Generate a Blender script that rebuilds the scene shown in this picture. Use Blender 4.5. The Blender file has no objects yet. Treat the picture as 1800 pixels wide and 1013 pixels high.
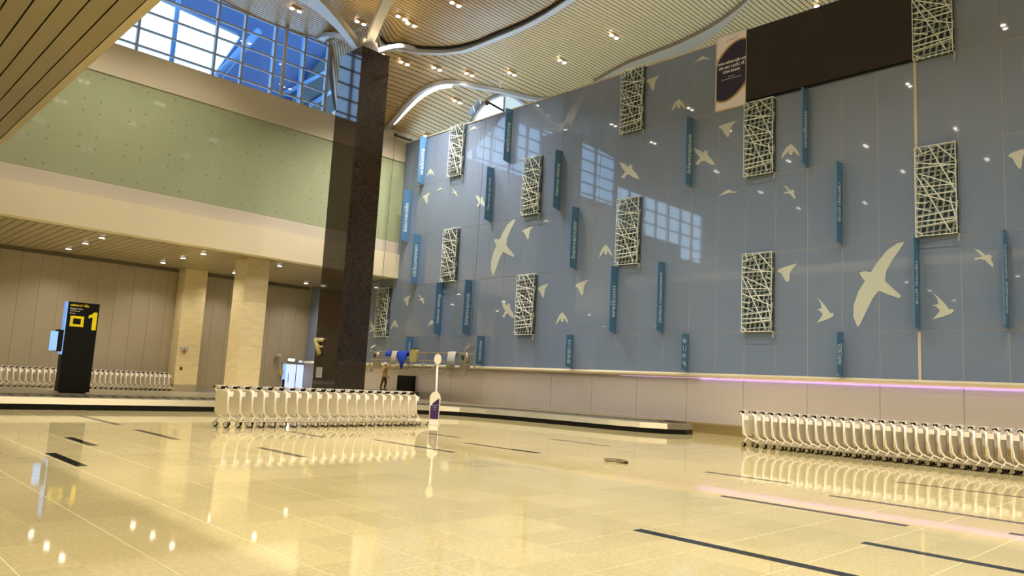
import bpy, bmesh, math, random
from mathutils import Matrix, Vector, noise
random.seed(7)
SC = bpy.context.scene
COL = SC.collection
# ------------------------------------------------------------------ camera, world, light, exposure
CX, CY, FPX, EYE = 900.0, 506.5, 1304.86, 1.6
RC = Matrix(((0.71228178, -0.69992596, 0.05251971), (-0.12615236, -0.05405329, 0.99053714), (-0.69046379, -0.71216704, -0.12679849)))
RW = RC.transposed()
cam = bpy.data.cameras.new('camera'); cam.sensor_fit = 'HORIZONTAL'; cam.sensor_width = 36; cam.lens = 36 * FPX / 1800
cam.clip_end = 500; cam.clip_start = 0.05
camo = bpy.data.objects.new('camera', cam); COL.objects.link(camo)
camo.matrix_world = Matrix.Translation((0, 0, EYE)) @ RW.to_4x4()
SC.camera = camo
w = bpy.data.worlds.new('sky'); SC.world = w; w.use_nodes = True
wn = w.node_tree.nodes; wl = w.node_tree.links
bg = wn['Background']; bg.inputs[1].default_value = 3.7
tc = wn.new('ShaderNodeTexCoord'); sx = wn.new('ShaderNodeSeparateXYZ'); cr = wn.new('ShaderNodeValToRGB')
cr.color_ramp.elements[0].position = 0.0; cr.color_ramp.elements[0].color = (0.50, 0.74, 1.0, 1)
cr.color_ramp.elements[1].position = 0.8; cr.color_ramp.elements[1].color = (0.44, 0.68, 1.0, 1)
wl.new(tc.outputs['Generated'], sx.inputs[0]); wl.new(sx.outputs['Z'], cr.inputs[0]); wl.new(cr.outputs[0], bg.inputs[0])
SC.view_settings.view_transform = 'Standard'; SC.view_settings.look = 'None'; SC.view_settings.gamma = 1
SC.view_settings.use_curve_mapping = False; SC.view_settings.exposure = 0.0
SC.cycles.use_denoising = True; SC.cycles.max_bounces = 7; SC.cycles.sample_clamp_indirect = 6; SC.cycles.caustics_reflective = False
SC.cycles.caustics_refractive = False
WARM = (1.0, 0.90, 0.76)
SPOT_W = 2450.0      # lamps in the high slatted ceiling
SOFFIT_W = 130.0      # lamps in the low soffit at the back
CEIL_FILL_W = 2300.0      # unseen fill added above the mezzanine roof to brighten the slats

def area(name, loc, rot, sx_, sy_, watt, col):
    l = bpy.data.lights.new(name, 'AREA'); l.shape = 'RECTANGLE'; l.size = sx_; l.size_y = sy_; l.energy = watt; l.color = col
    o = bpy.data.objects.new(name, l); COL.objects.link(o); o.location = loc; o.rotation_euler = rot; return o
area('ceiling_fill', (-1.0, 12.0, 10.7), (math.pi, 0, 0), 9, 34, CEIL_FILL_W, WARM)

# ------------------------------------------------------------------ measuring helpers (photo pixel -> real plane)
def ray(x, y): return RW @ Vector((x - CX, -(y - CY), -FPX))
EY = Vector((0, 0, EYE))
def onX(x, y, X): d = ray(x, y); return EY + d * (X / d.x)
def onY(x, y, Y): d = ray(x, y); return EY + d * (Y / d.y)
def onZ(x, y, Z): d = ray(x, y); return EY + d * ((Z - EYE) / d.z)
def sm(a, b, t): t = max(0.0, min(1.0, (t - a) / (b - a))); return t * t * (3 - 2 * t)

# ------------------------------------------------------------------ materials
def srgb(r, g, b):
    f = lambda c: (c / 255 / 12.92) if c / 255 <= 0.04045 else ((c / 255 + 0.055) / 1.055) ** 2.4
    return (f(r), f(g), f(b), 1)
def mat(name, col, rough=0.5, metal=0.0, emit=None, estr=0.0, spec=0.5, var=0.0, scale=4.0, bump=0.0, bscale=20.0, coat=0.0, alpha=1.0, trans=0.0, stretch=None):
    m = bpy.data.materials.new(name); m.use_nodes = True
    nt = m.node_tree; b = nt.nodes['Principled BSDF']
    b.inputs['Base Color'].default_value = col; b.inputs['Roughness'].default_value = rough; b.inputs['Metallic'].default_value = metal
    b.inputs['Specular IOR Level'].default_value = spec; b.inputs['Coat Weight'].default_value = coat
    if trans: b.inputs['Transmission Weight'].default_value = trans
    if emit: b.inputs['Emission Color'].default_value = emit; b.inputs['Emission Strength'].default_value = estr
    tcn = None
    if var or bump:
        tcn = nt.nodes.new('ShaderNodeTexCoord'); mp = nt.nodes.new('ShaderNodeMapping')
        nt.links.new(tcn.outputs['Object'], mp.inputs[0])
        if stretch: mp.inputs['Scale'].default_value = stretch
    if var:
        n = nt.nodes.new('ShaderNodeTexNoise'); n.inputs['Scale'].default_value = scale; n.inputs['Detail'].default_value = 6
        nt.links.new(mp.outputs[0], n.inputs[0])
        mr = nt.nodes.new('ShaderNodeMapRange'); mr.inputs[1].default_value = 0.25; mr.inputs[2].default_value = 0.75
        mr.inputs[3].default_value = 1 - var; mr.inputs[4].default_value = 1 + var
        nt.links.new(n.outputs['Fac'], mr.inputs[0])
        mx = nt.nodes.new('ShaderNodeVectorMath'); mx.operation = 'SCALE'; mx.inputs[0].default_value = col[:3]
        nt.links.new(mr.outputs[0], mx.inputs['Scale']); nt.links.new(mx.outputs[0], b.inputs['Base Color'])
    if bump:
        n2 = nt.nodes.new('ShaderNodeTexNoise'); n2.inputs['Scale'].default_value = bscale; n2.inputs['Detail'].default_value = 3
        nt.links.new(mp.outputs[0], n2.inputs[0])
        bp = nt.nodes.new('ShaderNodeBump'); bp.inputs['Strength'].default_value = bump; bp.inputs['Distance'].default_value = 0.02
        nt.links.new(n2.outputs['Fac'], bp.inputs['Height']); nt.links.new(bp.outputs[0], b.inputs['Normal'])
    return m
def piece_mat(name, col, rough, size, var, speck=0.0, spec=0.5, bump=0.0):
    """colour differs from piece to piece (each piece has its own random number / its own cell)"""
    m = mat(name, col, rough, spec=spec, bump=bump, bscale=60)
    nt = m.node_tree; b = nt.nodes['Principled BSDF']
    g = nt.nodes.new('ShaderNodeNewGeometry'); dv = nt.nodes.new('ShaderNodeVectorMath'); dv.operation = 'DIVIDE'; dv.inputs[1].default_value = size
    fl = nt.nodes.new('ShaderNodeVectorMath'); fl.operation = 'FLOOR'; wnz = nt.nodes.new('ShaderNodeTexWhiteNoise')
    nt.links.new(g.outputs['Position'], dv.inputs[0]); nt.links.new(dv.outputs[0], fl.inputs[0]); nt.links.new(fl.outputs[0], wnz.inputs[0])
    n = nt.nodes.new('ShaderNodeTexNoise'); n.inputs['Scale'].default_value = 22; n.inputs['Detail'].default_value = 8; n.inputs['Roughness'].default_value = 0.75
    nt.links.new(g.outputs['Position'], n.inputs[0])
    a = nt.nodes.new('ShaderNodeMapRange'); a.inputs[3].default_value = 1 - var; a.inputs[4].default_value = 1 + var
    nt.links.new(wnz.outputs['Value'], a.inputs[0])
    c = nt.nodes.new('ShaderNodeMapRange'); c.inputs[1].default_value = 0.3; c.inputs[2].default_value = 0.7; c.inputs[3].default_value = 1 - speck; c.inputs[4].default_value = 1 + speck
    nt.links.new(n.outputs['Fac'], c.inputs[0])
    mu = nt.nodes.new('ShaderNodeMath'); mu.operation = 'MULTIPLY'; nt.links.new(a.outputs[0], mu.inputs[0]); nt.links.new(c.outputs[0], mu.inputs[1])
    mx = nt.nodes.new('ShaderNodeVectorMath'); mx.operation = 'SCALE'; mx.inputs[0].default_value = col[:3]
    nt.links.new(mu.outputs[0], mx.inputs['Scale']); nt.links.new(mx.outputs[0], b.inputs['Base Color'])
    return m

M = {}
T = 0.95
M['tile'] = piece_mat('floor_granite', (0.62, 0.535, 0.275, 1), 0.035, (T, T, 50), 0.08, 0.18, spec=0.85, bump=0.004)
M['grout'] = mat('floor_grout', (0.92, 0.86, 0.55, 1), 0.6)
M['inlay'] = mat('black_granite', (0.012, 0.012, 0.012, 1), 0.12)
M['blueglass'] = mat('blue_painted_glass', (0.182, 0.245, 0.37, 1), 0.03, spec=1.0, var=0.05, scale=0.15, bump=0.03, bscale=0.8)
M['joint'] = mat('pink_beige_joint', (0.36, 0.34, 0.36, 1), 0.6)
M['trim'] = mat('cream_trim', (0.55, 0.50, 0.42, 1), 0.4)
M['steel'] = mat('brushed_steel', (0.74, 0.69, 0.67, 1), 0.30, 0.5, bump=0.05, bscale=1.4)
M['rail'] = mat('polished_brass_rail', (0.92, 0.82, 0.58, 1), 0.28, 0.45)
M['plinth'] = mat('gold_ribbed_plinth', (0.46, 0.37, 0.18, 1), 0.35, 0.5)
M['slat'] = mat('beige_ceiling_slat', (0.43, 0.29, 0.125, 1), 0.34, 0.0, spec=0.5)
M['slat2'] = mat('wood_soffit_slat', (0.27, 0.225, 0.13, 1), 0.45)
M['lip'] = mat('cream_lip', (0.50, 0.43, 0.27, 1), 0.45)
M['soffslat'] = mat('grey_beige_soffit_slat', (0.34, 0.29, 0.19, 1), 0.3)
M['plenum'] = mat('dark_plenum', (0.012, 0.009, 0.006, 1), 0.9)
M['white'] = mat('white_painted_steel', (0.42, 0.40, 0.38, 1), 0.35)
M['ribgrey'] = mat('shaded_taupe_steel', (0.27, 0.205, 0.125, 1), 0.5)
M['cream'] = mat('cream_plaster', (0.55, 0.49, 0.37, 1), 0.7, var=0.02, scale=0.6)
M['beam'] = mat('cream_panelled_beam', (0.70, 0.63, 0.45, 1), 0.5)
M['greenglass'] = mat('pale_green_glass', (0.33, 0.37, 0.235, 1), 0.05, spec=0.5, bump=0.02, bscale=0.7)
M['fix'] = mat('dark_fixing', (0.20, 0.22, 0.15, 1), 0.5)
M['backpanel'] = mat('taupe_wall_panel', (0.38, 0.33, 0.25, 1), 0.32, var=0.05, scale=0.4)
M['seam'] = mat('taupe_seam', (0.17, 0.145, 0.10, 1), 0.7)
M['dark'] = mat('dark_gap', (0.05, 0.04, 0.02, 1), 0.8)
M['cstone'] = mat('cream_stone', (0.70, 0.60, 0.36, 1), 0.3, var=0.10, scale=1.3, stretch=(1, 1, 3))
M['marble'] = mat('dark_brown_marble', (0.030, 0.020, 0.013, 1), 0.06, var=0.55, scale=9.0, spec=0.6)
M['black'] = mat('black_plastic', (0.004, 0.004, 0.004, 1), 0.4, spec=0.2)
M['screen'] = mat('dark_screen_louvres', (0.022, 0.017, 0.012, 1), 0.7)
M['rubber'] = mat('dark_belt_rubber', (0.07, 0.065, 0.055, 1), 0.22, spec=0.6)
M['csteel'] = mat('carousel_steel', (0.31, 0.275, 0.18, 1), 0.33, 0.6, bump=0.03, bscale=2.0)
M['chrome'] = mat('chrome', (0.75, 0.73, 0.68, 1), 0.15, 1.0)
M['cartwhite'] = mat('cart_white', (0.86, 0.82, 0.74, 1), 0.35)
M['cartgrey'] = mat('cart_grey_board', (0.90, 0.86, 0.80, 1), 0.45)
M['yellow'] = mat('yellow_print', (0.85, 0.72, 0.0, 1), 0.4)
M['whiteprint'] = mat('white_print', (0.80, 0.84, 0.84, 1), 0.5)
M['finprint'] = mat('pale_fin_lettering', (0.60, 0.74, 0.80, 1), 0.5)
M['fin'] = mat('blue_fin', (0.085, 0.205, 0.39, 1), 0.3)
M['bird'] = mat('white_bird_decal', (0.50, 0.55, 0.50, 1), 0.5)
M['rod'] = mat('lattice_rod', (0.74, 0.81, 0.78, 1), 0.45)
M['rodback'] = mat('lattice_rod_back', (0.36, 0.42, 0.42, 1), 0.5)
M['latback'] = mat('lattice_backing', (0.06, 0.09, 0.11, 1), 0.1)
M['lens'] = mat('lamp_lens', (1, 1, 1, 1), 0.3, emit=(1.0, 0.93, 0.82, 1), estr=16)
M['led'] = mat('cove_led', (1, 1, 1, 1), 0.3, emit=(0.95, 0.97, 1.0, 1), estr=3.0)
M['bluelit'] = mat('blue_lit_glass', (0.3, 0.5, 0.9, 1), 0.2, emit=(0.16, 0.42, 1.0, 1), estr=0.75)
M['doorlit'] = mat('lit_door_glass', (0.6, 0.7, 1.0, 1), 0.2, emit=(0.50, 0.64, 1.0, 1), estr=0.95)
M['navy'] = mat('navy_print', (0.022, 0.018, 0.050, 1), 0.4)
M['gold'] = mat('gold_print', (0.45, 0.30, 0.14, 1), 0.4)
M['poster'] = mat('pale_pink_print', (0.82, 0.78, 0.84, 1), 0.45)
M['canopy'] = mat('blue_canopy_glass', (0.012, 0.062, 0.185, 1), 0.35)
M['bluetube'] = mat('pale_blue_steel', (0.10, 0.22, 0.42, 1), 0.3)
M['greendark'] = mat('dark_green_glass', (0.01, 0.028, 0.032, 1), 0.15)
M['mull'] = mat('grey_mullion', (0.34, 0.38, 0.48, 1), 0.4)
M['cloth_blue'] = mat('blue_cloth', (0.01, 0.06, 0.62, 1), 0.8)
M['cloth_white'] = mat('white_cloth', (0.55, 0.55, 0.52, 1), 0.9)
M['cloth_yellow'] = mat('yellow_plastic', (0.52, 0.43, 0.18, 1), 0.6)
M['galv'] = mat('galvanised', (0.42, 0.38, 0.27, 1), 0.4, 0.4)
M['skin'] = mat('skin', (0.45, 0.27, 0.17, 1), 0.5)
M['tan'] = mat('tan_jacket', (0.40, 0.25, 0.07, 1), 0.8)
M['brown'] = mat('brown_trousers', (0.14, 0.07, 0.03, 1), 0.8)
M['capw'] = mat('white_cap', (0.72, 0.68, 0.62, 1), 0.5)
M['lilac'] = mat('lilac_led', (0.5, 0.3, 0.8, 1), 0.3, emit=(0.75, 0.45, 1.0, 1), estr=1.0)  # glow of the LED strip under the brass rail
M['glass'] = mat('window_glass', (1, 1, 1, 1), 0.0, trans=1.0)
g_ = M['glass'].node_tree; 
for n_ in list(g_.nodes):
    if n_.type == 'BSDF_PRINCIPLED': g_.nodes.remove(n_)
tr_ = g_.nodes.new('ShaderNodeBsdfTransparent'); tr_.inputs[0].default_value = (0.86, 0.93, 1.0, 1)
gl_ = g_.nodes.new('ShaderNodeBsdfGlossy'); gl_.inputs['Roughness'].default_value = 0.0
mxg = g_.nodes.new('ShaderNodeMixShader'); mxg.inputs[0].default_value = 0.05
g_.links.new(tr_.outputs[0], mxg.inputs[1]); g_.links.new(gl_.outputs[0], mxg.inputs[2])
g_.links.new(mxg.outputs[0], [n for n in g_.nodes if n.type == 'OUTPUT_MATERIAL'][0].inputs[0])

# ------------------------------------------------------------------ mesh helpers
class MB:
    def __init__(s): s.v = []; s.f = []
    def add(s, vs, fs): k = len(s.v); s.v += [tuple(v) for v in vs]; s.f += [tuple(i + k for i in f) for f in fs]; return s
    def box(s, x0, x1, y0, y1, z0, z1):
        return s.add([(x0, y0, z0), (x1, y0, z0), (x1, y1, z0), (x0, y1, z0), (x0, y0, z1), (x1, y0, z1), (x1, y1, z1), (x0, y1, z1)],
                     [(0, 3, 2, 1), (4, 5, 6, 7), (0, 1, 5, 4), (1, 2, 6, 5), (2, 3, 7, 6), (3, 0, 4, 7)])
    def tube(s, pts, r, n=6, r2=None):
        pts = [Vector(p) for p in pts]; rings = []
        for i, p in enumerate(pts):
            d = (pts[min(i + 1, len(pts) - 1)] - pts[max(i - 1, 0)]).normalized()
            u = d.cross(Vector((0, 0, 1)));
            if u.length < 0.1: u = d.cross(Vector((1, 0, 0)))
            u.normalize(); v = d.cross(u)
            rr = r if r2 is None else r + (r2 - r) * i / (len(pts) - 1)
            rings.append([p + (u * math.cos(2 * math.pi * k / n) + v * math.sin(2 * math.pi * k / n)) * rr for k in range(n)])
        vs = [q for rg in rings for q in rg]; fs = []
        for i in range(len(pts) - 1):
            for k in range(n): a = i * n + k; b = i * n + (k + 1) % n; fs.append((a, b, b + n, a + n))
        fs.append(tuple(range(n))[::-1]); fs.append(tuple(range((len(pts) - 1) * n, len(pts) * n)))
        return s.add(vs, fs)
    def prism(s, poly, axis, a, b):
        """poly = 2D outline; extruded along axis from a to b. axis X: (y,z); Y: (x,z); Z: (x,y)"""
        def P(p, t): return (t, p[0], p[1]) if axis == 'X' else ((p[0], t, p[1]) if axis == 'Y' else (p[0], p[1], t))
        n = len(poly); vs = [P(p, a) for p in poly] + [P(p, b) for p in poly]
        fs = [tuple(range(n)), tuple(range(n, 2 * n))[::-1]] + [(i, i + n, (i + 1) % n + n, (i + 1) % n) for i in range(n)]
        return s.add(vs, fs)
    def disc(s, c, r, h, axis='Z', n=16):
        c = Vector(c); ax = {'X': Vector((1, 0, 0)), 'Y': Vector((0, 1, 0)), 'Z': Vector((0, 0, 1))}[axis]
        return s.tube([c - ax * h / 2, c + ax * h / 2], r, n)
    def ball(s, c, rx, ry, rz, n=10, m=7):
        vs = [(c[0], c[1], c[2] + rz)]; fs = []
        for j in range(1, m):
            t = math.pi * j / m
            for i in range(n):
                p = 2 * math.pi * i / n; vs.append((c[0] + rx * math.sin(t) * math.cos(p), c[1] + ry * math.sin(t) * math.sin(p), c[2] + rz * math.cos(t)))
        vs.append((c[0], c[1], c[2] - rz)); L = len(vs) - 1
        for i in range(n): fs.append((0, 1 + i, 1 + (i + 1) % n)); fs.append((L, 1 + (m - 2) * n + (i + 1) % n, 1 + (m - 2) * n + i))
        for j in range(m - 2):
            for i in range(n): a = 1 + j * n + i; b = 1 + j * n + (i + 1) % n; fs.append((a, a + n, b + n, b))
        return s.add(vs, fs)
    def mesh(s, name, m, smooth=False):
        me = bpy.data.meshes.new(name); me.from_pydata(s.v, [], s.f)
        bm = bmesh.new(); bm.from_mesh(me); bmesh.ops.recalc_face_normals(bm, faces=bm.faces); bm.to_mesh(me); bm.free()
        me.materials.append(m)
        if smooth:
            for p in me.polygons: p.use_smooth = True
        return me
def link(name, me, parent=None, loc=(0, 0, 0), rotz=0.0):
    o = bpy.data.objects.new(name, me); COL.objects.link(o); o.location = loc; o.rotation_euler = (0, 0, rotz)
    if parent is not None: o.parent = parent
    return o
def obj(name, mb, m, parent=None, smooth=False): return link(name, mb.mesh(name, m, smooth), parent)
def tag(o, label=None, cat=None, group=None, kind=None):
    if label: o['label'] = label
    if cat: o['category'] = cat
    if group: o['group'] = group
    if kind: o['kind'] = kind
    return o
def thing(name, label, cat, loc=(0, 0, 0), rotz=0.0, group=None):
    o = bpy.data.objects.new(name, None); COL.objects.link(o); o.location = loc; o.rotation_euler = (0, 0, rotz)
    o.empty_display_size = 0.2
    return tag(o, label, cat, group)
def struct(name, mb, m, label=None, cat='setting'):
    o = obj(name, mb, m); return tag(o, label, cat, None, 'structure')
def copy_tree(root, loc=None, rotz=None):
    r = root.copy(); COL.objects.link(r)
    if loc is not None: r.location = loc
    if rotz is not None: r.rotation_euler = (0, 0, rotz)
    for ch in list(root.children):
        c = ch.copy(); COL.objects.link(c); c.parent = r
        for gch in list(ch.children):
            d = gch.copy(); COL.objects.link(d); d.parent = c
    return r
def text_mesh(s, size, m, name='lettering', align='CENTER', extr=0.004, ox=0.0):
    cu = bpy.data.curves.new(name, 'FONT'); cu.body = s; cu.size = size; cu.extrude = extr; cu.align_x = align; cu.align_y = 'CENTER'; cu.offset = ox
    cu.resolution_u = 2
    o = bpy.data.objects.new('tmp', cu); COL.objects.link(o)
    dg = bpy.context.evaluated_depsgraph_get(); me = bpy.data.meshes.new_from_object(o.evaluated_get(dg)); me.name = name
    bpy.data.objects.remove(o); bpy.data.curves.remove(cu)
    me.materials.clear(); me.materials.append(m); return me

# ================================================================== FLOOR
XW = 27.0         # right (blue) wall plane
YF = 38.4         # face of the upper wall / fascia
YB = 49.0         # back wall
fl = struct('floor', MB().box(-26, 31, -22, 52, -0.3, -0.0015), M['grout'], 'polished yellow-beige granite floor with thin bright joints', 'floor')
def view_px(p):
    q = RC @ (Vector(p) - EY)
    if q.z > -0.1: return None
    return (CX + FPX * q.x / -q.z, CY - FPX * q.y / -q.z)
G_ = 0.004
tile_me = MB().box(G_, T - G_, G_, T - G_, -0.006, 0).mesh('tile', M['tile'])
X0, Y0 = 3.36 - 6 * T, 5.22 - 12 * T
cells = []
rest = MB()
for i in range(-26, 36):
    for j in range(-20, 60):
        x, y = X0 + i * T, Y0 + j * T
        if x < -25 or x > 30 or y < -21 or y > 50.5: continue
        p = view_px((x + T / 2, y + T / 2, 0)); d = math.hypot(x + T / 2, y + T / 2)
        if p and -60 < p[0] < 1860 and p[1] < 1080 and d < 19: cells.append((d, x, y))
        else: rest.add([(x + G_, y + G_, 0), (x + T - G_, y + G_, 0), (x + T - G_, y + T - G_, 0), (x + G_, y + T - G_, 0)], [(0, 1, 2, 3)])
cells.sort()
for d, x, y in cells[:300]: link('tile', tile_me, fl, (x, y, 0))
for d, x, y in cells[300:]: rest.add([(x + G_, y + G_, 0), (x + T - G_, y + G_, 0), (x + T - G_, y + T - G_, 0), (x + G_, y + T - G_, 0)], [(0, 1, 2, 3)])
tag(obj('distant_tile', rest, M['tile'], fl), kind='stuff')
strips = [(85, 797, 148, 820), (118, 769, 168, 784), (140, 731, 213, 748), (238, 756, 315, 773), (455, 787, 536, 804), (510, 759, 570, 769), (665, 773, 790, 796),
          (745, 762, 815, 770), (815, 779, 950, 797), (980, 772, 1060, 785), (1115, 932, 1540, 1021), (1520, 953, 1860, 1019), (1268, 872, 1595, 925), (1240, 830, 1390, 850),
          (1455, 872, 1830, 924), (1575, 847, 1830, 879), (900, 790, 950, 797), (1776, 937, 1860, 952)]
for a, b, c, d in strips:
    p, q = onZ(a, b, 0), onZ(c, d, 0); X = (p.x + q.x) / 2
    obj('inlay_strip', MB().box(X - 0.085, X + 0.085, min(p.y, q.y), max(p.y, q.y), -0.004, 0.0015), M['inlay'], fl)

# ================================================================== RIGHT WALL
wr = struct('wall_right', MB().box(XW + 0.008, XW + 0.35, -12, YB + 0.3, 0, 16.5), M['joint'], 'blue-grey glossy glass panel wall with birds, fins and lattice panels', 'wall')
K0, KP = 5.67, 1.27
def yk(k): return K0 + KP * k
ROWS = [2.40, 4.05, 7.18, 10.30, 13.42, 16.5]
pmeshes = {}
for r in range(5):
    z0, z1 = ROWS[r] + 0.012, ROWS[r + 1] - 0.012
    pmeshes[r] = MB().box(XW, XW + 0.02, 0.012, KP - 0.012, z0, z1).mesh('glass_panel', M['blueglass'])
    for k in range(-13, 34): link('glass_panel', pmeshes[r], wr, (0, yk(k), 0))
obj('top_cap', MB().box(XW - 0.03, XW + 0.38, -12, YF + 0.1, 16.5, 16.56), M['trim'], wr)
obj('expansion_trim', MB().box(XW - 0.03, XW + 0.03, yk(2) - 0.045, yk(2) + 0.045, 7.2, 13.45), M['trim'], wr)
obj('expansion_trim', MB().box(XW - 0.03, XW + 0.03, yk(2) - 0.045, yk(2) + 0.045, 2.4, 4.0), M['trim'], wr)
st = MB().box(XW - 0.02, XW + 0.03, 0.008, 2 * KP - 0.008, 0.42, 2.2).mesh('steel_panel', M['steel'])
for k in range(-13, 33, 2): link('steel_panel', st, wr, (0, yk(k), 0))
rl = MB().prism([(XW - 0.10, 2.22), (XW - 0.18, 2.28), (XW - 0.18, 2.34), (XW - 0.08, 2.41), (XW + 0.03, 2.41), (XW + 0.03, 2.2)], 'Y', -12, YB)
obj('brass_rail', rl, M['rail'], wr)
pl = MB().box(XW - 0.12, XW + 0.03, -12, YB, 0, 0.42)
for z in [i * 0.04 + 0.03 for i in range(9)]: pl.box(XW - 0.135, XW - 0.12, -12, YB, z, z + 0.02)
obj('ribbed_plinth', pl, M['plinth'], wr)

# ------------------------------------------------------------------ dark screen and poster set in the wall
t = thing('display_screen', 'huge dark switched-off display screen at the top of the blue wall', 'screen', (XW, yk(4.5), 13.5))
obj('screen_frame', MB().box(-0.10, -0.005, -2.49 * KP, 2.49 * KP, 0.0, 3.15), M['black'], t)
lv = MB()
for i in range(26): lv.box(-0.125, -0.095, -2.47 * KP, 2.47 * KP, 0.07 + i * 0.118, 0.07 + i * 0.118 + 0.114)
obj('louvre_face', lv, M['screen'], t)
t = thing('welcome_banner', 'tall pale welcome banner with a dark oval beside the big screen', 'banner', (XW, yk(7.54), 13.5))
W2 = 0.52 * KP
obj('banner_frame', MB().box(-0.10, -0.005, -W2 - 0.02, W2 + 0.08, -0.08, 3.25), M['trim'], t)
obj('banner_face', MB().box(-0.115, -0.10, -W2, W2, -0.04, 3.2), M['poster'], t)
def clip_oval(ry, rz, cy, cz, n=56):
    pts = []
    for i in range(n):
        a = 2 * math.pi * i / n; y = cy + ry * math.cos(a); z = cz + rz * math.sin(a)
        pts.append((max(-W2, min(W2, y)), z))
    out = []
    for p in pts:
        if not out or (Vector(p) - Vector(out[-1])).length > 1e-3: out.append(p)
    return out
def ell(cy, cz, a, b, ang, n=60):
    pts = []
    for i in range(n):
        t_ = 2 * math.pi * i / n; u = a * math.cos(t_); v = b * math.sin(t_)
        y = cy + u * math.cos(ang) - v * math.sin(ang); z = cz + u * math.sin(ang) + v * math.cos(ang)
        pts.append((y, z))
    # clip to the banner width
    def clip(ps, s):
        o = []
        for i in range(len(ps)):
            p, q = ps[i], ps[(i + 1) % len(ps)]; ip = s * p[0] <= W2; iq = s * q[0] <= W2
            if ip: o.append(p)
            if ip != iq:
                f = (s * W2 - p[0]) / (q[0] - p[0]); o.append((s * W2, p[1] + f * (q[1] - p[1])))
        return o
    return clip(clip(pts, 1), -1)
obj('gold_oval', MB().prism(ell(-0.05, 1.55, 1.42, 0.92, math.radians(118)), 'X', -0.119, -0.115), M['gold'], t)
obj('navy_oval', MB().prism(ell(-0.05, 1.55, 1.34, 0.82, math.radians(118)), 'X', -0.123, -0.119), M['navy'], t)
def wall_text(s, size, m, parent, y, z, x, name='lettering', up=False, extr=0.003, ox=0.0):
    me = text_mesh(s, size, m, name, extr=extr, ox=ox); o = link(name, me, parent)
    # text x -> -Y (to the right seen from the hall), text y -> +Z, normal -> -X
    o.matrix_local = Matrix(((0, 0, -1, x), (-1, 0, 0, y), (0, 1, 0, z), (0, 0, 0, 1)))
    return o
for i, (s, sz) in enumerate([('CHÀO MỪNG ĐẾN VỚI', 0.125), ('SÂN BAY QUỐC TẾ', 0.135), ('CAM RANH', 0.15)]):
    wall_text(s, sz, M['whiteprint'], t, -0.02, 1.95 - i * 0.2, -0.128, ox=0.004)
wall_text('Welcome to', 0.06, M['finprint'], t, -0.02, 1.33, -0.128); wall_text('Cam Ranh International Airport', 0.07, M['finprint'], t, -0.02, 1.23, -0.128)
obj('emblem', MB().tube([(-0.118, 0.25, 2.85), (-0.118, 0.1, 2.95), (-0.118, -0.1, 2.93), (-0.118, -0.3, 3.0)], 0.012, 4), M['fix'], t)

# ------------------------------------------------------------------ lattice panels (11 alike, each one cell of the wall)
def make_lattice():
    t = thing('lattice_panel', '', 'wall panel', (XW, 0, 0), group='white lattice panels on the blue wall')
    Wd, Hh = KP - 0.04, 3.08
    obj('backing', MB().box(-0.05, -0.004, -Wd / 2, Wd / 2, 0, Hh), M['latback'], t)
    def P(u, v, x): return (x, Wd / 2 - u * Wd, Hh * (1 - v))
    fr = MB()
    for a, b in (((0, 0), (1, 0)), ((1, 0), (1, 1)), ((1, 1), (0, 1)), ((0, 1), (0, 0))): fr.tube([P(a[0], a[1], -0.27), P(b[0], b[1], -0.27)], 0.016, 4)
    for a in ((0, 0), (1, 0), (1, 1), (0, 1)): fr.tube([P(a[0], a[1], -0.27), P(a[0], a[1], -0.02)], 0.016, 4)
    obj('frame', fr, M['rod'], t)
    F = [(.36, 0, 1, .55), (.55, 0, 1, .2), (0, .28, .85, .98), (.2, .35, .7, .64), (0, .17, 1, .26), (0, .24, .95, .25), (.1, .3, .95, .47), (0, .45, 1, .47), (0, .51, 1, .68),
         (0, .62, .3, .64), (0, .68, .4, .74), (.35, .55, 1, .55), (0, .79, 1, .75), (0, .84, 1, .84), (0, .9, 1, .86), (0, .93, .2, 1), (.85, .61, 1, .87), (.8, .31, 1, .36), (.1, 0, .2, .08), (0, .1, .5, .05)]
    for a in F: obj('rod', MB().tube([P(a[0], a[1], -0.285), P(a[2], a[3], -0.285)], 0.019, 4), M['rod'], t)
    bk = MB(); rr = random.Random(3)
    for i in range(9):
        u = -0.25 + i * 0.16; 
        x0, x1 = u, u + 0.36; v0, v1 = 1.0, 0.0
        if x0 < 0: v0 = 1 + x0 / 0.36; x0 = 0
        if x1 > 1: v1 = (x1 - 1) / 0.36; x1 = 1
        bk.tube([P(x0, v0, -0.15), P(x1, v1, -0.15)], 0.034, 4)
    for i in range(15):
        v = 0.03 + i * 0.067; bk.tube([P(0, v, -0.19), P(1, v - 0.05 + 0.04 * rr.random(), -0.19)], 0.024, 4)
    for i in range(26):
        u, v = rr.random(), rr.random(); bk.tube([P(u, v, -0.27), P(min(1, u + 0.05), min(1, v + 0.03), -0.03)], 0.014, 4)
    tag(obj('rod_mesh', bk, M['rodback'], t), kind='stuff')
    return t
lat = make_lattice()
LATS = [(1, 4, 'white lattice panel at the top right, touching the end of the dark screen'),
        (1, 2, 'largest-looking white lattice panel, right of the cream vertical trim'),
        (6, 3, 'white lattice panel directly under the left end of the dark screen'),
        (6, 1, 'white lattice panel in the second row, between screen and right trolley row'),
        (11, 4, 'white lattice panel at the wall top, left of the welcome banner'),
        (11, 2, 'white lattice panel above the third-row welkom fin, mid wall'),
        (16, 3, 'white lattice panel high on the wall, above the left big bird'),
        (16, 1, 'white lattice panel in the second row, right below the left big bird'),
        (21, 4, 'farthest white lattice panel touching the wall top at the left'),
        (21, 2, 'white lattice panel left of the left big bird, in the middle row'),
        (26, 1, 'lowest leftmost white lattice panel, beside the dark marble column')]
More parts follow.
